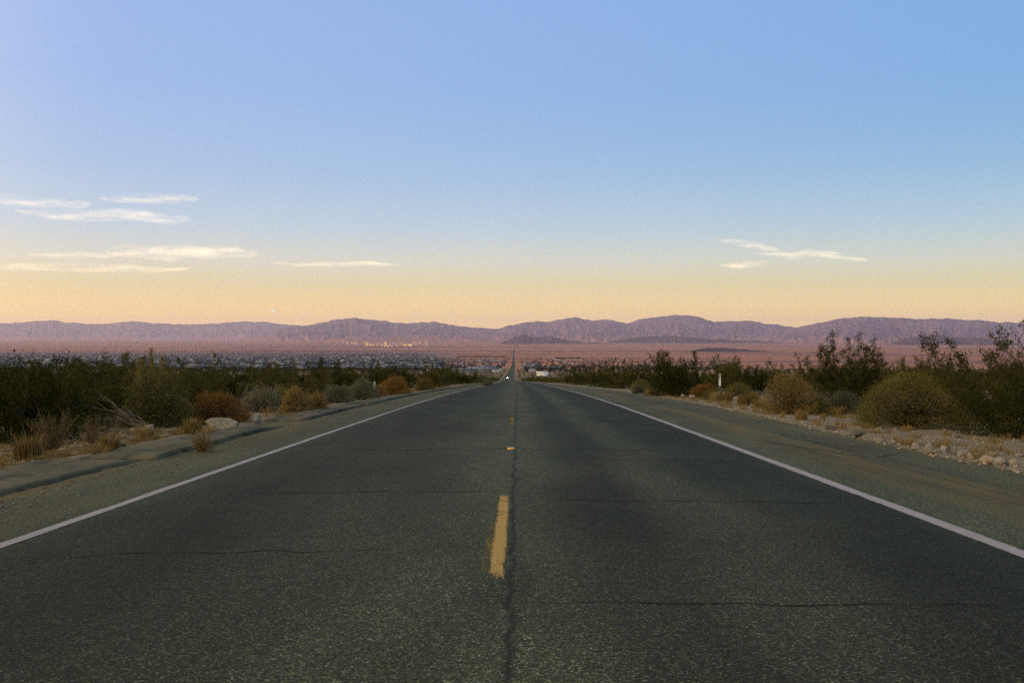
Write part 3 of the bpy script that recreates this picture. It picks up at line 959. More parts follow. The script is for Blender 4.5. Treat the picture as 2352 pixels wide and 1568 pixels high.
put(make_creosote('creosote_bush', 61, 1.25, 2.6, 18, .045, 1.1), 2215, 26.0, 'dark creosote bush behind the olive dome bush', 'bush')

# tall plumes that stand above the feathery bush
def plume(seed, xd, D, h, label):
    rng = np.random.default_rng(seed)
    root = empty('dry_plume')
    P = stem_path(rng, (0, 0, 0), rng.random() * 6, .06, h, 9, .3, .02)
    V, F = tubes([(P, np.linspace(.012, .004, 9))], 5)
    mesh_obj('stalk', V, F, M_TWIG, root)
    n = 620
    t = .52 + .48 * rng.random(n)
    ip = t * 8
    i0 = np.minimum(ip.astype(int), 7)
    q = P[i0] + (P[i0 + 1] - P[i0]) * (ip - i0)[:, None]
    rad = .085 * np.sin(np.pi * np.clip((t - .50) / .54, 0, 1)) ** .7
    C = q + rng.normal(size=(n, 3)) * rad[:, None] * .6
    V, F = leaves(C, .035, .016, rng, .5)
    mesh_obj('seed_head', V, F, M_TAN, root)['kind'] = 'stuff'
    put(root, xd, D, label, 'plant')
plume(71, 343, 22.5, 1.75, 'tallest dry seed plume above the feathery bush on the left')
plume(72, 318, 22.8, 1.58, 'shorter seed plume left of the tallest plume')
plume(73, 377, 23.4, 1.62, 'thin seed plume right of the tallest plume')

# fallen dead branches
def dead_pile():
    rng = np.random.default_rng(81)
    root = empty('fallen_branch')
    spec = [(-.9, .1, .75, .95, -.05, .05, .035), (-1.0, -.1, .42, .9, .1, .06, .03), (-.6, .2, .95, .5, -.1, .04, .028), (-1.15, .15, .22, .8, .0, .1, .025), (.1, .1, .55, .85, .12, .03, .03), (-.3, .1, .2, .95, -.2, .04, .035)]
    for (x0, y0, z0, x1, y1, z1, r) in spec:
        t = np.linspace(0, 1, 8)
        P = np.stack([x0 + (x1 - x0) * t, y0 + (y1 - y0) * t, z0 + (z1 - z0) * t + .10 * np.sin(t * 3.1)], -1) * .62 + rng.normal(size=(8, 3)) * .018
        paths = [(P, np.linspace(.006, r * .62, 8))]
        for b in range(9):
            i = rng.integers(0, 5)
            d_ = np.array([-.35 - .3 * rng.random(), rng.normal() * .3, .05 + .40 * rng.random()]) * .5
            paths.append((np.stack([P[i], P[i] + d_ * .5 + rng.normal(size=3) * .02, P[i] + d_]), np.array([.008, .005, .002])))
        V, F = tubes(paths, 5)
        mesh_obj('branch', V, F, M_DEAD, root)
    put(root, 285, 18.9, 'grey fallen dead branches lying among stones on the left', 'branch')
dead_pile()

# --- massed creosote on both sides
protos = []
for i in range(9):
    H = [1.7, 1.9, 1.5, 2.1, 1.6, 1.8, 1.35, 2.0, 1.75][i]
    W = [2.2, 2.0, 2.2, 2.1, 2.5, 1.9, 2.2, 2.3, 2.0][i]
    protos.append((make_creosote('creosote_bush', 100 + i, H, W, 14, .058, .72, M_CREO2 if i % 3 == 1 else M_CREO, .4), H))
low = [make_dome('low_shrub', 130, 1.2, .6, M_GREY, M_BARK, 160, 1500, .04, .12, .55, .2), make_dome('low_shrub', 131, 1.1, .55, M_TAN, M_BARK, 160, 1500, .04, .12, .55, .2),
       make_dome('low_shrub', 132, 1.3, .65, M_OLIVE, M_BARK, 160, 1500, .04, .12, .55, .2)]
used = set()
def instance(proto, key, loc, rz, s):
    if key not in used:
        used.add(key)
        proto.location = loc
        proto.rotation_euler = (0, 0, rz)
        proto.scale = (s, s, s)
        return proto
    return copy_thing(proto, loc, rz, s)
rnd = random.Random(5)
taken = []
def scatter(n, side, dmin, dmax, xin, kinds, min_gap, label, group, cat, smin, smax):
    made, tries = 0, 0
    while made < n and tries < 20000:
        tries += 1
        D = dmin * (dmax / dmin) ** rnd.random()
        lim = .60 * D + 2
        lo = xin(D)
        if lim < lo + 1:
            continue
        off = lo + (lim - lo) * rnd.random() ** 1.5
        x = side * off + float(road_x(D))
        if any((x - a) ** 2 + (D - b) ** 2 < (min_gap * (1 + D / 120)) ** 2 for a, b in taken):
            continue
        taken.append((x, D))
        ki = rnd.randrange(len(kinds))
        sc_ = smin + (smax - smin) * rnd.random()
        if isinstance(kinds[ki], tuple):
            rr_ = rnd.random()
            ytop = 840 + 18 * rnd.random() if rr_ < .6 else (828 + 12 * rnd.random() if rr_ < .82 else 812 + 16 * rnd.random())
            hmax = -float(ground_z(x, D)) - (ytop - VY) / FPX * D
            sc_ = min(max(hmax / kinds[ki][1], .45), 1.2)
        pr = kinds[ki][0] if isinstance(kinds[ki], tuple) else kinds[ki]
        o = instance(pr, pr.name, (x, D, float(ground_z(x, D)) - .03), rnd.random() * 6.28, sc_)
        tag(o, label, cat, group)
        made += 1
scatter(150, -1, 29, 170, lambda D: 9.5 - min(D, 90) * .028, protos, 1.7, 'dark green creosote bush in the scrub left of the road', 'creosote bushes left of the road', 'bush', .72, 1.12)
scatter(130, 1, 44, 170, lambda D: 11.5 - min(D, 100) * .045, protos, 1.7, 'dark green creosote bush in the scrub right of the road', 'creosote bushes right of the road', 'bush', .72, 1.12)
scatter(34, -1, 30, 120, lambda D: 6.8, low, 1.2, 'low dull shrub between the creosotes left of the road', 'low shrubs left of the road', 'shrub', .6, 1.1)
scatter(34, 1, 34, 120, lambda D: 7.8, low, 1.2, 'low dull shrub between the creosotes right of the road', 'low shrubs right of the road', 'shrub', .6, 1.1)

# scrub farther down the fan, one mass
def far_scrub():
    rng = np.random.default_rng(201)
    VV, n = [], 9000
    D = 165 * (1900 / 165) ** (rng.random(n) ** .8)
    side = np.where(rng.random(n) < .5, -1, 1)
    off = 6.2 + D * .002 + (.62 * D) * rng.random(n) ** 1.25
    x = side * off + road_x(D)
    z = ground_z(x, D)
    k_ = 26
    h = 1.0 + 1.3 * rng.random(n)
    w = .8 + .7 * rng.random(n)
    u = rng.normal(size=(n, k_, 3))
    u /= np.linalg.norm(u, axis=2)[..., None]
    u[..., 2] = np.abs(u[..., 2])
    C = np.stack([x, D, z], -1)[:, None] + u * np.stack([w, w, h], -1)[:, None] * (.35 + .65 * rng.random((n, k_, 1)))
    C = C.reshape(-1, 3)
    big = (.30 + .00035 * np.repeat(D, k_))
    V, F = leaves(C, big, big * .6, rng, .6)
    tag(mesh_obj('distant_scrub', V, F, M_CREO), 'dark scrub covering the fan beyond the crest of the road', 'scrub', kind='stuff')
far_scrub()

# ------------------------------------------------------------------ dry grass, stones and grit at the verges
def verge_grass():
    rng = np.random.default_rng(301)
    VV, QQ, TT, n0 = [], [], [], 0
    spots = []
    for _ in range(900):
        D = 10.5 + 14 * rng.random() ** 1.3
        x = -6.0 - 2.9 * rng.random() ** 1.2 * (D / 13)
        spots.append((x, D, .10 + .10 * rng.random(), .025 + .075 * rng.random() ** 3))
    for _ in range(330):
        D = 12 + 44 * rng.random()
        x = float(right_edge(D)) + .35 + 3.5 * rng.random() ** 1.3 * (.4 + D / 40)
        spots.append((x, D, .10 + .12 * rng.random(), .05 + .11 * rng.random()))
    for _ in range(160):
        D = 24 + 60 * rng.random()
        x = -6.1 - .9 * rng.random()
        spots.append((x, D, .12 + .14 * rng.random(), .08 + .14 * rng.random()))
    for x, D, R, H in spots:
        V, q, t = blades(rng, 34, x, D, float(ground_z(x, D)), R * 1.3, H, .005)
        VV.append(V); QQ.append(q + n0); TT.append(t + n0)
        n0 += len(V)
    tag(mesh_obj('dry_grass', np.concatenate(VV), [np.concatenate(QQ), np.concatenate(TT)], M_STRAW), 'short dry golden grass along both verges', 'grass', kind='stuff')
verge_grass()
tp = [make_tuft('grass_tuft', 310 + i, .26, .24, 260) for i in range(3)]
tufts = [(1668, 37.0, 1.7, 'golden grass tuft in front of the white marker post'), (1640, 38.5, 1.5, 'golden grass tuft left of the white marker post'), (1707, 34.0, 1.6, 'golden grass tuft right of the white marker post'),
         (1742, 31.0, 1.2, 'small golden grass tuft left of the brown-olive bush'), (250, 14.0, 1.0, 'yellow grass tuft at the end of the broken kerb slab'), (232, 13.3, .9, 'second yellow grass tuft by the broken kerb slab'),
         (60, 12.9, 1.3, 'broad pale grass tuft at the lower left edge'), (440, 17.6, 1.2, 'pale grass tuft in front of the lichen boulder'), (470, 17.2, 1.0, 'golden grass tuft touching the lichen boulder'),
         (657, 23.0, 1.0, 'golden grass tuft in the gap of the left kerb'), (681, 22.4, .9, 'small golden tuft at the tip of the left kerb'), (1840, 23.0, 1.0, 'thin golden tuft in front of the brown-olive bush'),
         (1925, 25.3, 1.2, 'pale grass tuft below the small grey bush'), (330, 16.5, 1.1, 'golden grass tuft below the fallen dead branches'), (1490, 46.5, 1.6, 'golden grass tuft at the foot of the big dark creosote')]
for i, (xd, D, s, lab) in enumerate(tufts):
    o = tp[i] if i < 3 else tp[i % 3].copy()
    if i >= 3:
        COL.objects.link(o)
    p = at(xd, D)
    o.location = (p.x, p.y, p.z)
    o.rotation_euler = (0, 0, i * 1.3)
    o.scale = (s, s, s)
    tag(o, lab, 'grass tuft', 'golden grass tufts on the verges')

def mat_stone(name, c0, c1, lich=None):
    d = Nd(name)
    P = d.coord()
    oi = d.n('ShaderNodeObjectInfo')
    n1 = d.noise(P, 5, 5, .65)
    n2 = d.noise(P, 26, 4, .7)
    c = d.mix(d.remap(n1, .35, .65), c0, c1)
    c = d.mix(d.remap(n2, .52, .66, 0, .6), c, (c0[0] * .45, c0[1] * .45, c0[2] * .42))
    if lich:
        c = d.mix(d.remap(d.noise(P, 7, 5, .7), .50, .60, 0, .85), c, lich)
    c = d.mix(d.math('MULTIPLY', oi.outputs['Random'], .35), c, (.16, .13, .10))
    d.principled(c, .92, .15, d.bump(n2, .8, .03))
    return d.m
M_ST_PALE = mat_stone('pale_granite', (.18, .162, .135), (.36, .33, .285))
M_ST_DARK = mat_stone('dark_stone', (.075, .068, .055), (.14, .12, .09))
M_ST_TAN = mat_stone('tan_stone', (.24, .18, .12), (.38, .30, .22))
M_ST_DULL = mat_stone('dull_grit', (.13, .105, .075), (.24, .20, .15))
M_ST_LICH = mat_stone('lichen_granite', (.20, .185, .15), (.34, .30, .23), (.15, .15, .055))
_ico = None
def rock_mesh(seed, sx, sy, sz, sub=3, rough=.22):
    import bmesh
    bm = bmesh.new()
    bmesh.ops.create_icosphere(bm, subdivisions=sub, radius=1.0)
    V = np.array([v.co[:] for v in bm.verts])
    F = np.array([[v.index for v in f.verts] for f in bm.faces])
    bm.free()
    rng = np.random.default_rng(seed)
    for _ in range(15):                                 # chip flats off the ball
        nv = rng.normal(size=3); nv /= np.linalg.norm(nv)
        dd = .42 + .36 * rng.random()
        s = V @ nv
        V = V - np.outer(np.maximum(s - dd, 0) * .92, nv)
    V = V * (1 + rough * (fbm(V[:, 0] * 1.8 + seed, V[:, 1] * 1.8 + V[:, 2] * 1.3 + seed, 4)))[:, None]
    return V * [sx, sy, sz], F
def rock(name, seed, w, dpt, h, xd, D, mat, label, sub=3, rz=0, tilt=0, sink=.3, group=None):
    V, F = rock_mesh(seed, w / 2, dpt / 2, h / 2 / (1 - sink * .5), sub)
    o = mesh_obj(name, V, F, mat)
    p = at(xd, D)
    o.location = (p.x, p.y, p.z + h / 2 * (1 - sink))
    o.rotation_euler = (0, tilt, rz)
    return tag(o, label, 'rock', group)
rock('boulder', 401, .86, .7, .40, 503, 19.0, M_ST_LICH, 'large lichen-stained boulder beside the left kerb', 4, .2, 0, .25)
rock('boulder', 402, .48, .36, .27, 586, 21.7, M_ST_PALE, 'tilted white boulder right of the lichen boulder', 4, -.3, -.5, .15)
rock('boulder', 403, .34, .3, .20, 341, 18.2, M_ST_LICH, 'rounded grey stone beside the fallen dead branches', 3)
rock('stone', 404, .30, .16, .10, 305, 18.6, M_ST_TAN, 'flat tan stone under the fallen dead branches', 3, .2)
rock('stone', 405, .14, .12, .13, 404, 15.0, M_ST_PALE, 'small white stone at the edge of the left kerb', 3)
rock('stone', 406, .20, .16, .13, 415, 15.3, M_ST_DARK, 'small dark stone beside the small white stone', 3)
rock('stone', 407, .28, .14, .07, 365, 15.7, M_ST_PALE, 'flat pale stone left of the small white stone', 3)
rock('stone', 408, .22, .14, .07, 420, 17.0, M_ST_PALE, 'flat pale stone behind the small white stone', 3)
rock('stone', 431, .20, .16, .10, 280, 14.6, M_ST_DARK, 'dark flat stone in the grass left of the kerb', 3)
rock('stone', 432, .22, .16, .09, 318, 14.9, M_ST_DARK, 'second dark stone in the grass left of the kerb', 3)
rock('stone', 409, .34, .22, .13, 1905, 18.9, M_ST_DARK, 'dark low mound-like stone at the right pavement edge', 3)
rock('stone', 410, .40, .24, .15, 1968, 17.0, M_ST_DARK, 'largest dark stone on the sand below the olive dome bush', 3, .2)
rock('stone', 411, .26, .18, .11, 2022, 15.4, M_ST_PALE, 'grey stone at the right pavement edge before the corner crack', 3)
rs = [(2062, 14.9, .16, 'p'), (2092, 14.7, .14, 'p'), (2125, 13.9, .18, 'p'), (2150, 14.0, .13, 'p'), (2168, 13.9, .20, 'p'), (2198, 13.7, .17, 'd'), (2222, 13.6, .22, 'p'), (2236, 13.1, .14, 't'), (2280, 13.0, .13, 'd'),
      (2262, 12.3, .24, 't'), (2296, 12.3, .26, 'p'), (2322, 12.0, .16, 't'), (2140, 14.6, .12, 't'), (2255, 13.6, .15, 'p'), (2180, 14.6, .11, 'p'), (2330, 13.6, .17, 't'), (2304, 13.9, .12, 'd'), (2048, 15.6, .12, 'p'), (2108, 14.3, .10, 'p'), (2246, 12.7, .10, 'd')]
for i, (xd, D, w, kd) in enumerate(rs):
    w *= 1.2
    m_, nm = {'p': (M_ST_PALE, 'pale'), 't': (M_ST_TAN, 'tan'), 'd': (M_ST_DARK, 'dark')}[kd]
    rock('stone', 440 + i, w, w * .8, w * (.45 + .3 * ((i * 7) % 5) / 5), xd + ((i * 13) % 7 - 3) * 3, D + ((i * 5) % 7 - 3) * .09, m_, nm + ' stone in the row of stones along the right pavement edge', 2, i * 1.1, 0, .6, nm + ' stones along the right pavement edge')
for i, (xd, D) in enumerate([(1650, 41), (1673, 39.5), (1690, 38.6), (1568, 41.5), (1590, 41)]):
    rock('stone', 470 + i, .32 + .08 * (i % 3), .3, .22, xd, D, M_ST_PALE, 'grey stone near the foot of the white marker post', 2, i, 0, .3, 'grey stones around the right marker post')

def clod():
    V, F = rock_mesh(480, .62, .16, .09, 4, .3)
    o = mesh_obj('earth_mound', V, F, bpy.data.materials['desert_soil'])
    p = at(2125, 15.6)
    o.location = (p.x, p.y, p.z + .01)
    o.rotation_euler = (0, 0, .18)
    tag(o, 'long low brown earth mound behind the row of stones on the right', 'mound')
clod()
def gravel():
    rng = np.random.default_rng(501)
    V0 = np.array([[1, 0, 0], [-1, 0, 0], [0, 1, 0], [0, -1, 0], [0, 0, 1], [0, 0, -1]], float)
    F0 = np.array([[0, 2, 4], [2, 1, 4], [1, 3, 4], [3, 0, 4], [2, 0, 5], [1, 2, 5], [3, 1, 5], [0, 3, 5]])
    for nm, n, mat, lab in (('gravel', 5200, M_ST_TAN, 'fine tan gravel strewn on both verges'), ('pebbles', 900, M_ST_PALE, 'pale pebbles strewn on both verges')):
        D = 9.5 + 46 * rng.random(n) ** 1.7
        right = rng.random(n) < .62
        off = np.abs(rng.normal(size=n)) ** 1.1 * (1.3 + D * .05)
        x = np.where(right, right_edge(D) - .15 + off, -6.15 - off)
        z = ground_z(x, D)
        z = np.where(x < right_edge(D), np.where(x > -4, prof(D), z), z)
        s = (.010 + .045 * rng.random(n) ** 3)[:, None, None]
        V = V0[None] * (.55 + .7 * rng.random((n, 6, 3))) * s * np.array([1, 1, .65])
        a = rng.random(n) * 6.28
        c, si = np.cos(a)[:, None], np.sin(a)[:, None]
        V = np.stack([V[..., 0] * c - V[..., 1] * si, V[..., 0] * si + V[..., 1] * c, V[..., 2]], -1) + np.stack([x, D, z + .006], -1)[:, None]
        F = (np.arange(n) * 6)[:, None, None] + F0[None]
        tag(mesh_obj(nm, V.reshape(-1, 3), F.reshape(-1, 3), mat), lab, 'gravel', kind='stuff')
gravel()
def kerb_gravel():
    rng = np.random.default_rng(507)
    n = 2600
    V0 = np.array([[1, 0, 0], [-1, 0, 0], [0, 1, 0], [0, -1, 0], [0, 0, 1], [0, 0, -1]], float)
    F0 = np.array([[0, 2, 4], [2, 1, 4], [1, 3, 4], [3, 0, 4], [2, 0, 5], [1, 2, 5], [3, 1, 5], [0, 3, 5]])
    D = 7 + 40 * rng.random(n) ** 1.6
    x = np.where(rng.random(n) < .6, -4.72 + .35 * np.abs(rng.normal(size=n)), right_edge(D) - .5 * np.abs(rng.normal(size=n)) - .05)
    s_ = (.006 + .020 * rng.random(n) ** 4)[:, None, None]
    V = V0[None] * (.5 + .8 * rng.random((n, 6, 3))) * s_ * np.array([1, 1, .7]) + np.stack([x, D, prof(D) + .004], -1)[:, None]
    F = (np.arange(n) * 6)[:, None, None] + F0[None]
    tag(mesh_obj('loose_gravel', V.reshape(-1, 3), F.reshape(-1, 3), M_ST_DULL), 'loose grit drifted along the outer edges of both shoulders', 'gravel', kind='stuff')
kerb_gravel()

# ------------------------------------------------------------------ marker posts
def box(x0, x1, y0, y1, z0, z1):
    V = np.array([(x0, y0, z0), (x1, y0, z0), (x1, y1, z0), (x0, y1, z0), (x0, y0, z1), (x1, y0, z1), (x1, y1, z1), (x0, y1, z1)], float)
    F = np.array([(0, 3, 2, 1), (4, 5, 6, 7), (0, 1, 5, 4), (1, 2, 6, 5), (2, 3, 7, 6), (3, 0, 4, 7)])
    return V, F
def boxes(lst):
    VV, FF, n = [], [], 0
    for b in lst:
        V, F = box(*b)
        VV.append(V); FF.append(F + n); n += 8
    return np.concatenate(VV), np.concatenate(FF)
d = Nd('marker_white')
d.principled(d.mix(d.remap(d.noise(d.coord(), 9, 4), .4, .7), (.68, .66, .66), (.40, .37, .33)), .7, .3)
M_MWHITE = d.m
d = Nd('rusty_steel')
d.principled(d.mix(d.remap(d.noise(d.coord(), 14, 4), .4, .65), (.11, .075, .05), (.05, .045, .04)), .8, .3)
M_STEEL = d.m
def marker(xd, D, h_post, plate0, plate1, w, label):
    root = empty('marker_post')
    V, F = boxes([(-.028, .028, -.004, .004, -.2, h_post), (-.028, -.02, 0, .022, -.2, h_post), (.02, .028, 0, .022, -.2, h_post)])
    mesh_obj('post', V, F, M_STEEL, root)
    n = 10
    hgt = plate1 - plate0
    pts = [(-w / 2, plate0), (w / 2, plate0)] + [(w / 2 * math.cos(a), plate1 - w / 2 + w / 2 * math.sin(a)) for a in np.linspace(0, math.pi, n)]
    V = np.array([(x, -.0065, z) for x, z in pts] + [(x, -.0105, z) for x, z in pts])
    m = len(pts)
    sides = [(i, (i + 1) % m, m + (i + 1) % m, m + i) for i in range(m)]
    mesh_obj('plate', V, [np.array(sides), np.array([list(range(m))[::1]]), np.array([list(range(2 * m - 1, m - 1, -1))])], M_MWHITE, root)
    # worn black figures down the plate
    bm_ = []
    for i in range(3):
        zc = plate1 - .09 - i * .085
        bm_ += [(-w * .22, w * .22, -.0125, -.0107, zc - .006, zc + .006), (w * .12, w * .22, -.0126, -.0108, zc - .035, zc - .006)]
    V, F = boxes(bm_)
    mesh_obj('figures', V, F, M_CRACK, root)['kind'] = 'stuff'
    put(root, xd, D, label, 'marker', None, 0, 1, 0)
marker(1652.5, 39.6, 1.14, .60, 1.12, .088, 'narrow white milepost marker standing on the right verge')
marker(859.5, 41.5, .72, .36, .70, .085, 'narrow white marker post in the bushes left of the road')
def stub():
    rng = np.random.default_rng(5)
    root = empty('concrete_stub')
    k_ = 12
    prof_ = [(.058, -.1), (.062, 0), (.058, .2), (.06, .27), (.054, .325), (.035, .345), (.0, .348)]
    V = []
    for r, z in prof_:
        for i in range(k_):
            a = i * 2 * math.pi / k_
            V.append((r * math.cos(a) * (1 + .05 * rng.normal()), r * math.sin(a), z + .005 * rng.normal()))
    F = []
    for r in range(len(prof_) - 1):
        for i in range(k_):
            j = (i + 1) % k_
            F.append((r * k_ + i, r * k_ + j, (r + 1) * k_ + j, (r + 1) * k_ + i))
    mesh_obj('post', np.array(V), np.array(F), M_ST_PALE, root)
    V, F = rounded_block(.16, .16, .03, .8)
    mesh_obj('base', V, F, M_ST_PALE, root)
    put(root, 1661.5, 38.9, 'short pale concrete stub right of the white milepost marker', 'post', None, 0, 1, 0)
stub()

# ------------------------------------------------------------------ the town in the valley
def plainmat(name, c0, c1, sc=.3, rough=.8):
    d = Nd(name)
    oi = d.n('ShaderNodeObjectInfo')
    n1 = d.noise(d.coord(), sc, 3)
    f = d.math('ADD', d.math('MULTIPLY', n1, .4), d.math('MULTIPLY', oi.outputs['Random'], .6))
    d.principled(d.mix(f, c0, c1), rough, .2)
    return d.m
M_WALL = plainmat('house_wall', (.09, .09, .105), (.25, .245, .275))
M_ROOF = plainmat('house_roof', (.07, .075, .09), (.28, .28, .33))
M_GLASS = plainmat('house_window', (.03, .035, .04), (.05, .055, .06), .3, .2)
M_WHITEWALL = plainmat('white_wall', (.74, .72, .72), (.80, .79, .79))
M_PALEWALL = plainmat('pale_wall', (.30, .29, .30), (.44, .43, .44))
def make_house(name, w, l, h, rise, roofmat=M_ROOF, wallmat=M_WALL, windows=True):
    root = empty(name)
    V, F = box(-w / 2, w / 2, -l / 2, l / 2, -3, h)
    mesh_obj('wall', V, F, wallmat, root)
    o = .5
    V = np.array([(-w / 2 - o, -l / 2 - o, h + .02), (w / 2 + o, -l / 2 - o, h + .02), (w / 2 + o, l / 2 + o, h + .02), (-w / 2 - o, l / 2 + o, h + .02), (-w / 2 - o, 0, h + rise), (w / 2 + o, 0, h + rise)])
    F4 = np.array([(0, 1, 5, 4), (2, 3, 4, 5), (0, 3, 2, 1)])
    F3 = np.array([(0, 4, 3), (1, 2, 5)])
    mesh_obj('roof', V, [F4, F3], roofmat, root)
    if windows:
        for cx_ in np.linspace(-w * .3, w * .3, 3):
            V, F = box(cx_ - .7, cx_ + .7, -l / 2 - .05, -l / 2 - .003, 1.0, 2.2)
            mesh_obj('window', V, F, M_GLASS, root)
    return root
houses = [make_house('house', 15, 9, 3.0, 1.5), make_house('house', 20, 10, 3.0, 1.8), make_house('house', 12, 9, 3.2, 1.3), make_house('house', 26, 12, 3.4, 1.4)]
hr = random.Random(17)
def plate_d(yd):     # road distance whose ground shows at picture row yd
    q = np.geomspace(700, 60000, 4000)
    row = VY - prof(q) / q * FPX
    return float(np.interp(yd, row[::-1], q[::-1]))
n_h = 0
while n_h < 260:
    xd = 20 + 1000 * hr.random() if hr.random() < .82 else 1000 + 230 * hr.random()
    yd = 814 + 36 * hr.random() ** .8
    if xd > 1000:
        yd = 826 + 30 * hr.random()
    D = plate_d(yd)
    x = (xd - VX) / FPX * D
    if abs(x - road_x(D)) < 30:
        continue
    pr = houses[hr.randrange(4)]
    o = instance(pr, pr.name, (x, D, float(ground_z(x, D)) + .3), hr.choice([0, 0, math.pi / 2, .06]) + .03 * hr.random(), 1.0 + .5 * hr.random())
    if x < road_x(D):
        tag(o, 'low pale house in the shaded valley town left of the far road', 'house', 'houses of the valley town')
    else:
        tag(o, 'low pale house on the plain just right of the far road', 'house', 'houses right of the far road')
    n_h += 1
def more_houses():
    rng = np.random.default_rng(611)
    n = 1300
    xd = -60 + 1060 * rng.random(n)
    yd = 803 + 45 * rng.random(n) ** .9
    q = np.geomspace(700, 60000, 4000)
    row = VY - prof(q) / q * FPX
    D = np.interp(yd, row[::-1], q[::-1])
    x = (xd - VX) / FPX * D
    z = ground_z(x, D)
    w = 5 + 7 * rng.random(n); l = 4 + 3 * rng.random(n); h = 3 + 1.6 * rng.random(n); rs_ = 1 + rng.random(n)
    base = np.array([(-1, -1, 0, 0), (1, -1, 0, 0), (1, 1, 0, 0), (-1, 1, 0, 0), (-1, -1, 1, 0), (1, -1, 1, 0), (1, 1, 1, 0), (-1, 1, 1, 0), (-1, 0, 1, 1), (1, 0, 1, 1)], float)
    V = np.stack([x[:, None] + base[:, 0] * w[:, None], D[:, None] + base[:, 1] * l[:, None], z[:, None] - 1 + base[:, 2] * (h + 1)[:, None] + base[:, 3] * rs_[:, None]], -1)
    F4 = np.array([(0, 1, 5, 4), (1, 2, 6, 5), (2, 3, 7, 6), (3, 0, 4, 7), (4, 5, 9, 8), (6, 7, 8, 9)])
    F3 = np.array([(4, 8, 7), (5, 6, 9)])
    i = (np.arange(n) * 10)[:, None, None]
    d = Nd('town_mix')
    vr = d.n('ShaderNodeTexVoronoi')
    vr.inputs['Scale'].default_value = .03
    d.link(d.coord(), vr.inputs['Vector'])
    sp_ = d.n('ShaderNodeSeparateXYZ')
    d.link(vr.outputs['Color'], sp_.inputs[0])
    d.principled(d.ramp(sp_.outputs['X'], [(0, (.05, .055, .07)), (.8, (.095, .10, .125)), (1, (.28, .28, .32))]), .8, .2)
    tag(mesh_obj('distant_houses', V.reshape(-1, 3), [(i + F4).reshape(-1, 4), (i + F3).reshape(-1, 3)], d.m), 'mass of small far houses filling the valley town', 'houses', kind='stuff')
more_houses()
def hall(xd, D, w, l, h, label, z=0):
    m_ = M_WHITEWALL if z else M_PALEWALL
    o = make_house('hall', w, l, h, .8, m_, m_, False)
    x = (xd - VX) / FPX * D
    o.location = (x, D, float(ground_z(x, D)) + .2 + z)
    tag(o, label, 'building')
hall(1246, 1050, 12.5, 9, 3.4, 'bright white low building just right of the road past the crest', .6)
hall(1222, 1500, 16, 10, 3.2, 'pale low building behind the bright white building')
hall(1272, 1900, 26, 12, 4, 'long grey building behind the dark bushes right of the far road')
hall(1140, 1350, 12, 9, 3.2, 'pale low building left of the far road past the crest')
hall(1146, 1620, 15, 9, 3.2, 'second pale building left of the far road, farther away')
hall(1102, 1560, 12, 9, 3.0, 'small pale building left of the two by the far road')

M_TREE = mat_leaf('town_tree_leaf', (.028, .034, .030), (.045, .052, .042), (.065, .072, .055))
def town_trees():
    rng = np.random.default_rng(601)
    n = 11000
    xd = np.where(rng.random(n) < .85, -60 + 1080 * rng.random(n), 1000 + 700 * rng.random(n))
    yd = 803 + 48 * rng.random(n) ** .85
    yd = np.where(xd > 1000, 822 + 32 * rng.random(n), yd)
    q = np.geomspace(700, 60000, 4000)
    row = VY - prof(q) / q * FPX
    D = np.interp(yd, row[::-1], q[::-1])
    # a windbreak and a few tree rows
    nb = 420
    xd = np.concatenate([xd, 1052 + 112 * rng.random(nb), 1275 + 60 * rng.random(130), 700 + 260 * rng.random(200)])
    D = np.concatenate([D, np.full(nb, 5900.) + 60 * rng.random(nb), np.full(130, 5200.) + 40 * rng.random(130), 6800 + 300 * rng.random(200)])
    x = (xd - VX) / FPX * D
    ok = np.abs(x - road_x(D)) > 22
    x, D = x[ok], D[ok]
    n = len(x)
    z = ground_z(x, D)
    k_ = 16
    w = 2.0 + 2.6 * rng.random(n)
    h = 3 + 4.5 * rng.random(n)
    u = rng.normal(size=(n, k_, 3)); u /= np.linalg.norm(u, axis=2)[..., None]
    C = np.stack([x, D, z + h * .5], -1)[:, None] + u * np.stack([w, w, h * .5], -1)[:, None] * (.5 + .5 * rng.random((n, k_, 1)))
    V, F = leaves(C.reshape(-1, 3), np.full(n * k_, 3.0), np.full(n * k_, 2.2), rng, .3)
    tag(mesh_obj('town_trees', V, F, M_TREE), 'dark trees scattered through the valley town', 'trees', kind='stuff')
town_trees()

# the settlement that still catches the sun under the mountains
sr = random.Random(23)
M_SUNGOLD = plainmat('sungold_wall', (.62, .40, .18), (.74, .52, .26))  # the low sun's gold is put into the wall colour
sb = [make_house('sunlit_building', 44, 30, 17, 3, M_ROOF, M_SUNGOLD, False), make_house('sunlit_building', 26, 26, 15, 4, M_ROOF, M_SUNGOLD, False)]
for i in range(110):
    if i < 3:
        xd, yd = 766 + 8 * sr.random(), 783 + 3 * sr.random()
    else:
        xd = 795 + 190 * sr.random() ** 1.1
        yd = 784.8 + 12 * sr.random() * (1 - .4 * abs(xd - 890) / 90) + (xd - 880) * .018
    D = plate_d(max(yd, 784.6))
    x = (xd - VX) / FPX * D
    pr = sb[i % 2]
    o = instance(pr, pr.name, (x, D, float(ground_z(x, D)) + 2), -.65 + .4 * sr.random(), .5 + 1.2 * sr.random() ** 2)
    tag(o, 'golden sunlit building in the far settlement below the left mountains', 'building', 'sunlit settlement below the mountains')

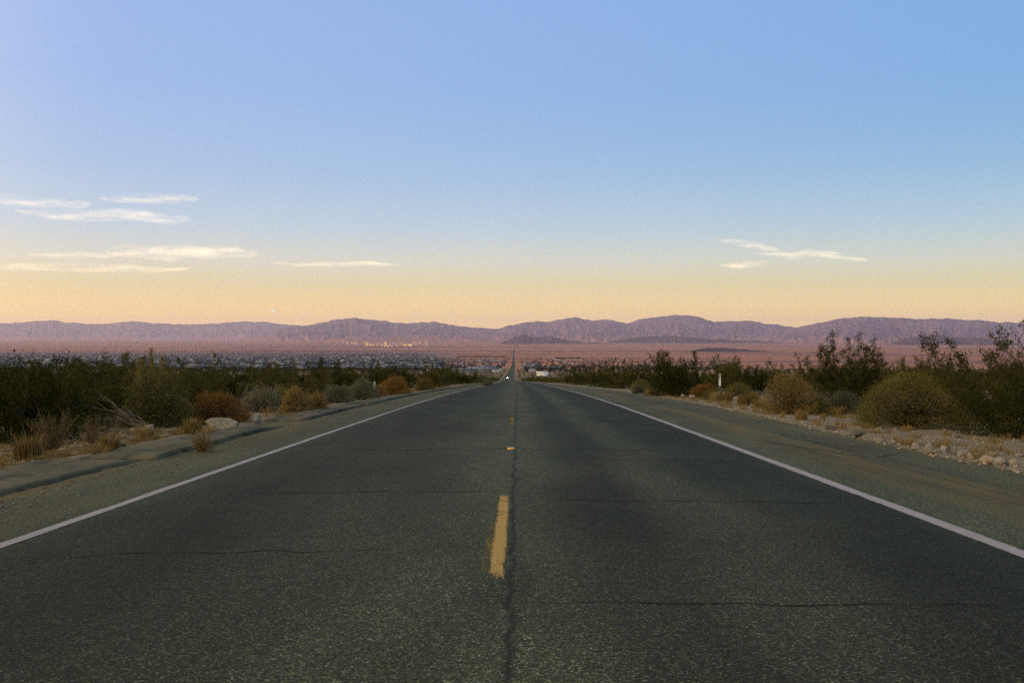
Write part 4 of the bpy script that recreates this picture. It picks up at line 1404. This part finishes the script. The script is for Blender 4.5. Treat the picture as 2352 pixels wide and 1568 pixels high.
# dirt track across the plain
def track():
    pts = [(1262, 822), (1290, 829), (1322, 837)]
    V = []
    for xd, yd in pts:
        D = plate_d(yd)
        x = (xd - VX) / FPX * D
        for s in (-1, 1):
            V.append((x + s * 7, D, float(ground_z(x + s * 7, D)) + 1.0))
    d = Nd('pale_track')
    d.principled(d.mix(d.noise(d.coord(), .02, 3), (.36, .31, .28), (.48, .43, .39)), .9, .1)
    tag(mesh_obj('path', np.array(V), np.array([(0, 1, 3, 2), (2, 3, 5, 4)]), d.m), 'pale dirt track slanting across the plain right of the far road', kind='structure')
track()

# ------------------------------------------------------------------ oncoming car past the crest
def car():
    D = 860.0
    x = float(road_x(D)) - 1.7
    root = empty('car', (x, D, float(prof(D)) + .01), 0)
    d = Nd('car_paint'); d.principled((.16, .16, .17), .3, .5); paint = d.m
    d = Nd('tyre_rubber'); d.principled((.02, .02, .02), .9, .2); tyre = d.m
    d = Nd('headlight_glow')
    em = d.n('ShaderNodeEmission')
    em.inputs['Color'].default_value = (1, .95, .85, 1)
    em.inputs['Strength'].default_value = 60
    d.link(em.outputs[0], d.out.inputs['Surface'])
    lamp = d.m
    sec = [(-2.2, .45, .62, .80), (-2.1, .35, .82, .86), (-1.2, .3, .95, .90), (-.9, .3, .98, .9), (1.9, .3, 1.0, .9), (2.2, .4, .92, .82)]
    V, F = [], []
    for y, z0, z1, w in sec:
        V += [(-w, y, z0), (w, y, z0), (w, y, z1), (-w, y, z1)]
    for r in range(len(sec) - 1):
        for i in range(4):
            j = (i + 1) % 4
            F.append((r * 4 + i, r * 4 + j, r * 4 + 4 + j, r * 4 + 4 + i))
    F += [(3, 2, 1, 0), tuple(range(4 * len(sec) - 4, 4 * len(sec)))]
    mesh_obj('body', np.array(V), np.array(F), paint, root)
    V = np.array([(-.84, -1.0, .95), (.84, -1.0, .95), (.84, 1.9, .99), (-.84, 1.9, .99), (-.64, -.25, 1.5), (.64, -.25, 1.5), (.66, 1.3, 1.52), (-.66, 1.3, 1.52)])
    F = np.array([(4, 5, 6, 7), (0, 1, 5, 4), (1, 2, 6, 5), (2, 3, 7, 6), (3, 0, 4, 7)])
    mesh_obj('cabin', V, F, M_GLASS, root)
    for sx in (-1, 1):
        for y in (-1.35, 1.4):
            a = np.arange(14) * 2 * math.pi / 14
            ring = lambda xx: np.stack([np.full(14, xx), y + .33 * np.cos(a), .33 + .33 * np.sin(a)], -1)
            V = np.concatenate([ring(sx * .72), ring(sx * .91)])
            i = np.arange(14); j = (i + 1) % 14
            mesh_obj('wheel', V, [np.stack([i, j, 14 + j, 14 + i], -1), np.arange(14)[None], np.arange(27, 13, -1)[None]], tyre, root)
        a = np.arange(14) * 2 * math.pi / 14
        V = np.concatenate([np.stack([sx * .6 + .13 * np.cos(a), np.full(14, -2.23), .66 + .13 * np.sin(a)], -1), [[sx * .6, -2.26, .66]]])
        i = np.arange(14); j = (i + 1) % 14
        mesh_obj('headlight', V, np.stack([i, j, np.full(14, 14)], -1), lamp, root)
    tag(root, 'oncoming car with bright headlights where the road drops from sight', 'car')
car()

# ------------------------------------------------------------------ clouds and moon
def mat_cloud():
    d = Nd('thin_cloud')
    g = d.coord('Generated')
    oi = d.n('ShaderNodeObjectInfo')
    mp = d.n('ShaderNodeMapping')
    d.link(d.coord('Object'), mp.inputs[0])
    mp.inputs['Scale'].default_value = (.0003, .0006, .0016)
    n = d.noise(mp.outputs[0], 1.0, 6, .62)
    lw = d.n('ShaderNodeLayerWeight')
    lw.inputs[0].default_value = .5
    face = d.math('SUBTRACT', 1.0, lw.outputs['Facing'])
    a = d.math('MULTIPLY', d.math('POWER', face, 2.3), d.remap(n, .38, .64), True)
    a = d.math('MULTIPLY', a, .22, True)
    dif = d.n('ShaderNodeBsdfDiffuse'); dif.inputs[0].default_value = (.88, .93, 1.0, 1)
    tl = d.n('ShaderNodeBsdfTranslucent'); tl.inputs[0].default_value = (.88, .93, 1.0, 1)
    nv = d.n('ShaderNodeCombineXYZ')               # light is scattered many times in a cloud, so no side of it stays dark
    cn = (sdir + Vector((0, -.35, .35))).normalized()
    for q_ in range(3):
        nv.inputs[q_].default_value = cn[q_]
    d.link(nv.outputs[0], dif.inputs['Normal'])
    nw = d.n('ShaderNodeCombineXYZ')
    for q_ in range(3):
        nw.inputs[q_].default_value = -cn[q_]
    d.link(nw.outputs[0], tl.inputs['Normal'])
    m1 = d.n('ShaderNodeAddShader')
    d.link(dif.outputs[0], m1.inputs[0]); d.link(tl.outputs[0], m1.inputs[1])
    tr = d.n('ShaderNodeBsdfTransparent')
    m2 = d.n('ShaderNodeMixShader')
    d.link(a, m2.inputs[0]); d.link(tr.outputs[0], m2.inputs[1]); d.link(m1.outputs[0], m2.inputs[2])
    d.link(m2.outputs[0], d.out.inputs['Surface'])
    return d.m
M_CLOUD = mat_cloud()
def cloud(xd, yd, w, h, slope, seed, label):
    w, h = w * 1.25, h * 1.5
    R = 90000.0
    u, v = np.linspace(0, 2 * math.pi, 49)[:-1], np.linspace(-math.pi / 2, math.pi / 2, 17)
    U, Vv = np.meshgrid(u, v)
    X = np.cos(Vv) * np.cos(U); Y = np.cos(Vv) * np.sin(U); Z = np.sin(Vv)
    f = (1 + .7 * fbm(X * 1.8 + seed, Y * 1.6 + Z * 1.5 + seed, 3)) * (1 - .35 * X * (1 if seed % 2 else -.6))
    X, Y, Z = X * f * w / 2 * R / FPX, Y * f * h * .55 * R / FPX, Z * f * h / 2 * R / FPX
    Z = Z + X * slope + .55 * h * R / FPX * fbm(X / (w * R / FPX) * 5 + seed, X * 0 + seed, 3)
    i = np.arange(17 * 48).reshape(17, 48)
    j = np.roll(i, -1, 1)
    q = np.stack([i[:-1], j[:-1], j[1:], i[1:]], -1).reshape(-1, 4)
    o = mesh_obj('cloud', np.stack([X, Y, Z], -1).reshape(-1, 3), q, M_CLOUD, smooth=True)
    o.location = ((xd - VX) / FPX * R, R, (VY - yd) / FPX * R)
    tag(o, label, 'cloud')
cloud(110, 463, 240, 17, -.03, 1, 'upper thin white cloud streak at the left edge')
cloud(205, 494, 330, 21, -.035, 2, 'long white cloud streak below the upper left streak')
cloud(385, 457, 175, 15, 0, 3, 'small wispy cloud right of the upper left streak')
cloud(345, 581, 190, 26, -.03, 4, 'thick cream cloud low in the left sky')
cloud(510, 577, 180, 24, -.06, 5, 'cream cloud right of the thick cream cloud')
cloud(150, 584, 190, 10, -.02, 6, 'faint cloud streak left of the thick cream cloud')
cloud(270, 617, 380, 14, -.01, 7, 'lowest long faint cloud streak on the left')
cloud(740, 606, 200, 9, -.01, 8, 'faint thin cloud streak left of centre')
cloud(1735, 565, 120, 11, -.16, 9, 'upper stroke of the crossed wispy cloud on the right')
cloud(1815, 583, 150, 12, .0, 10, 'middle wisp of the crossed cloud on the right')
cloud(1725, 607, 90, 11, .06, 11, 'lower left wisp of the crossed cloud on the right')
cloud(1900, 588, 120, 8, -.10, 12, 'right tail of the crossed wispy cloud')
def moon():
    R = 120000.0
    s = R / FPX
    t = np.linspace(0, math.pi, 15)
    outer = np.stack([-np.cos(t) * 5.2, np.sin(t) * 4.2], -1)
    inner = np.stack([-np.cos(t) * 5.2, np.sin(t) * .4 - .6], -1)
    ca, sa = math.cos(-.55), math.sin(-.55)
    V = []
    for yy_ in (-40, 40):
        for ring in (outer, inner):
            for a, b in ring:
                V.append(((a * ca - b * sa) * s, yy_, (a * sa + b * ca) * s))
    F = []
    for i in range(14):
        F += [(i, i + 1, 16 + i, 15 + i), (30 + i, 45 + i, 46 + i, 31 + i), (i, 30 + i, 31 + i, i + 1), (15 + i, 16 + i, 46 + i, 45 + i)]
    d = Nd('moonlight')
    em = d.n('ShaderNodeEmission')
    em.inputs['Color'].default_value = (1, .96, .86, 1)
    em.inputs['Strength'].default_value = 1.1
    d.link(em.outputs[0], d.out.inputs['Surface'])
    o = mesh_obj('moon', np.array(V), np.array(F), d.m)
    o.location = ((626.5 - VX) / FPX * R, R, (VY - 716) / FPX * R)
    tag(o, 'small white half moon just above the left ridge', 'moon')
moon()

# ------------------------------------------------------------------ the dusty air of the valley
V, F = box(-70000, 70000, -8000, 65500, -420, 1150)
d = Nd('dusty_air')
vol = d.n('ShaderNodeVolumePrincipled')
vol.inputs['Color'].default_value = (.80, .755, .98, 1)
vol.inputs['Density'].default_value = 1.3e-5
vol.inputs['Anisotropy'].default_value = .25
d.link(vol.outputs[0], d.out.inputs['Volume'])
tag(mesh_obj('haze', V, F, d.m), 'thin dusty evening haze filling the valley', kind='stuff')
